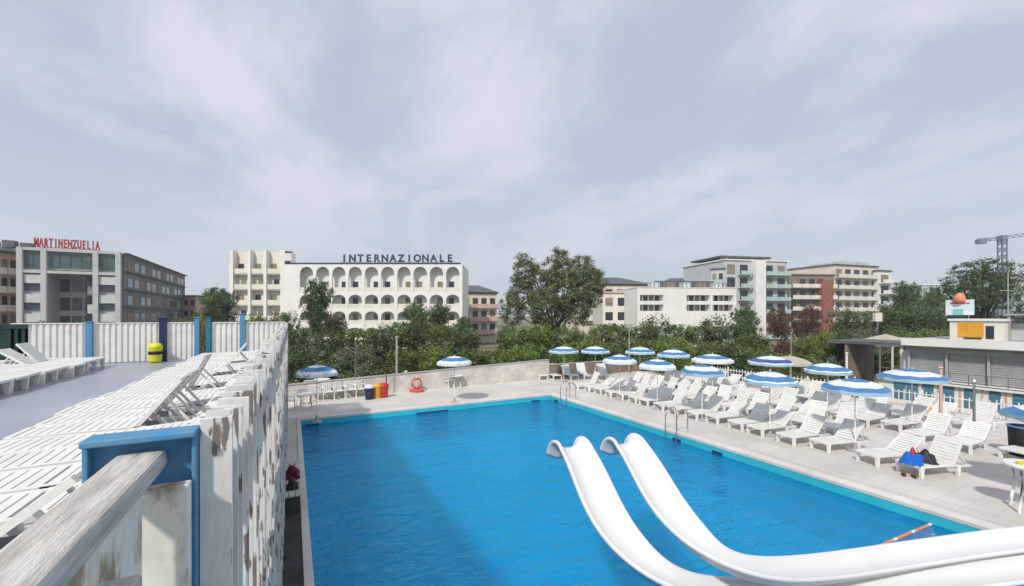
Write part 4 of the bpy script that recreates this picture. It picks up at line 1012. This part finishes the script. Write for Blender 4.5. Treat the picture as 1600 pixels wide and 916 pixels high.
r0, W, H = block(905, 120, 1015, 122, 446, 16, 'house with a broad dark hipped roof behind the tallest tree', 'beige_wall', 3, 6, 'cream_wall', fh=3.2); hip(r0, W, 16, H+.34, 2.6, 'roof_grey')
r0, W, H = block(942, 98, 1000, 98, 458, 12, 'cream house with pink terrace between tall tree and low white hotel', 'cream_wall', 3, 3, None, fh=3.3, roofm='pink_wall')
r0, W, H = block(1040, 125, 1112, 125, 446, 14, 'flat roofed house behind the low white hotel', 'pale_grey_wall', 2, 5); hip(r0, W, 14, H+.34, 2.4, 'roof_grey')
# low white hotel
r0, W = site('hotel', 996, 90, 1150, 92, 'low bright white hotel with two long rows of loggias', 'hotel'); H = ZD(450, 91)-GZ; uu = W/154
b = MB(); b.box(0, W, 1.6, 14, 0, H)
def cols(a, c): return (a-996)*uu, (c-996)*uu
for a, c in ((996, 1000), (1036, 1072), (1109, 1113), (1146, 1150)): x0, x1 = cols(a, c); b.box(x0, x1, 0, 1.598, 0, H)
zs = [(450, 461), (470.5, 476), (486, 510)]
for a, c in ((1000, 1036), (1072, 1109), (1113, 1146)):
    x0, x1 = cols(a, c)
    for t0, t1 in zs: b.box(x0+.002, x1-.002, 0, 1.598, max(0, ZD(t1, 91)-GZ), ZD(t0, 91)-GZ)
b.build('wall', 'white_wall', r0)
for a, c in ((1000, 1036), (1072, 1109), (1113, 1146)):
    x0, x1 = cols(a, c)
    for t0, t1 in ((461, 470.5), (476, 486)):
        n_ = 4
        for k in range(n_): g = MB(); w_ = (x1-x0)/n_; g.box(x0+k*w_+.1, x0+(k+1)*w_-.3, 1.52, 1.597, ZD(t1, 91)-GZ, ZD(t0, 91)-GZ-.1); g.build('window', 'glass_dark' if k % 2 else 'shutter_tan', r0)
b = MB(); b.box(-.1, W+.1, -.1, 14, H+.002, H+.12); b.cur = 1
x = 2
while x < W-1: b.box(x, x+.1, .3, .4, H+.12, H+1.1); x += .9
b.box(2, W-1, .3, .4, H+1.02, H+1.1); b.box(6, W-2, 5, 5.3, H+.12, H+1.9); b.build('roof', ['white_wall', 'roof_grey'], r0)
for k in range(5): g = MB(); g.box(4+k*3.6, 6+k*3.6, 2.5, 4.2, H+.122, H+1.4); g.build('planter', 'brown_wall' if k % 2 else 'pale_grey_wall', r0)
# mint tower
r0, W, H = block(1132, 112, 1230, 116, 408, 18, 'tall pale mint tower block with sea green balconies', 'pale_grey_wall', 6, 5, 'mint_wall', fh=3.4, bal_bays=(1, 3, 4), skip=(2,), roofm='white_wall')
g = MB(); g.box(W*.42, W*.58, -1.6, 0, 0, H+.1); g.build('stair_shaft', 'white_wall', r0)
g = MB(); g.box(-.3, W*.78, 1, 14, H+.9, H+1.35); g.build('roof_canopy', 'roof_grey', r0)
g = MB()
for k in range(9): g.box(k*W*.095, k*W*.095+.2, 1.2, 1.4, H+.32, H+.898)
g.build('canopy_posts', 'steel', r0)
b_, W, H = block(1111, 114, 1131.5, 112, 421, 16, 'lower grey wing on the left of the mint tower', 'pale_grey_wall', 5, 2, 'mint_wall', fh=3.4)
# cream and brick block
r0, W, H = block(1233, 120, 1303, 122, 430, 14, 'brown and cream apartment block with a brick red panel', 'brown_wall', 4, 5, 'cream_wall', fh=3.2, roofm='brown_wall')
g = MB(); g.box(W*.62, W*.86, -1.8, .0, 0, H-1.6); g.build('brick_panel', 'brick', r0)
r0, W, H = block(1303.5, 122, 1372, 128, 416, 16, 'pinkish cream stepped apartment block, tallest on the right', 'beige_wall', 6, 5, 'cream_wall', fh=3.2)
g = MB(); g.box(W*.35, W*.95, 2, 12, H+.33, H+1.6); g.build('attic', 'pale_grey_wall', r0)
block(1372.5, 126, 1392, 128, 424, 14, 'narrow white end block beside the stepped cream one', 'white_wall', 6, 1, 'white_wall', fh=3.2)
block(1440, 150, 1502, 150, 446, 12, 'pale distant building between bushes and umbrella pine', 'mint_wall', 3, 6, roofm='white_wall')
block(1585, 120, 1660, 120, 438, 12, 'pale distant building at the right edge behind the pine', 'mint_wall', 3, 6, roofm='white_wall')
# crane
Dc = 92; p = PD(1566, Dc, GZ); cr_ = empty('tower_crane', p, -R(YAW), label='blue grey tower crane rising behind the umbrella pine', cat='crane')
Hc = ZD(374, Dc)-GZ; b = MB(); w_ = .65
def lattice(b, A, B, w_, st, th):
    A = Vector(A); B = Vector(B); d = (B-A); n_ = max(1, int(d.length/st)); dn = d.normalized(); s = dn.cross(Vector((0, 1, 0))).normalized()*w_; t = Vector((0, w_, 0))
    cs = [s+t, -s+t, -s-t, s-t]
    for c in cs: b.bar(A+c, B+c, th, th)
    for k in range(n_):
        p0 = A+d*(k/n_); p1 = A+d*((k+1)/n_)
        for i in range(4): b.bar(p0+cs[i], p1+cs[(i+1) % 4], th*.7, th*.7)
lattice(b, (0, 0, 0), (0, 0, Hc), .48, 1.5, .17); b.build('mast', 'grey_paint', cr_)
b = MB(); lattice(b, (0, 0, Hc+.3), (14, 0, Hc+2.3), .28, 1.5, .11); b.build('jib', 'grey_paint', cr_)
b = MB(); lattice(b, (0, 0, Hc+.2), (-5.2, 0, Hc-.2), .26, 1.5, .13); b.build('counter_jib', 'grey_paint', cr_)
b = MB(); b.box(-5.4, -3.8, -.5, .5, Hc-1, Hc-.1); b.build('counterweight', 'grey_paint', cr_)
b = MB(); b.box(-.6, .6, -.6, .6, Hc-.2, Hc+.8); b.build('cab', 'grey_paint', cr_)
p = PD(1575, 50, GZ); lp = empty('lamp_post', p, -R(YAW), label='slim pale lamp mast in front of the umbrella pine', cat='lamp post')
h = ZD(425, 50)-GZ; b = MB(); b.tube([(0, 0, 0), (0, 0, h)], [.1, .05], 8); b.build('mast', 'concrete', lp); b = MB(); b.bar((-1, 0, h-2.2), (.6, 0, h-2.2), .07, .07); b.build('crossarm', 'concrete', lp)
# little utility cabinet among the bushes on the right
p = PD(1371, 50, GZ); r0 = empty('utility_cabinet', p, -R(YAW), label='small pale cabinet on a post among the dark bushes', cat='cabinet'); z = ZD(497, 50)-GZ
b = MB(); b.box(-.4, .4, -.2, .2, z-.4, z+.6); b.build('cabinet_body', 'cream_wall', r0); b = MB(); b.box(-.06, .06, -.06, .06, 0, z-.4); b.build('post', 'steel', r0)

for k in Kind.every:
    if not k.used:
        for c in list(k.root.children): bpy.data.objects.remove(c)
        bpy.data.objects.remove(k.root)

hzb = MB(); hzb.box(-420, 420, -120, 420, GZ-1, 60)
m = bpy.data.materials.new('haze'); m.use_nodes = True; n = m.node_tree.nodes; l = m.node_tree.links; n.clear()
o_ = n.new('ShaderNodeOutputMaterial'); pv = n.new('ShaderNodeVolumePrincipled'); pv.inputs['Color'].default_value = (.86, .92, 1, 1); pv.inputs['Density'].default_value = .0006; pv.inputs['Anisotropy'].default_value = .3
l.new(pv.outputs[0], o_.inputs['Volume']); M['haze'] = m
hzb.build('haze', 'haze', kind='stuff', label='thin pale haze in the air over the resort', cat='haze')
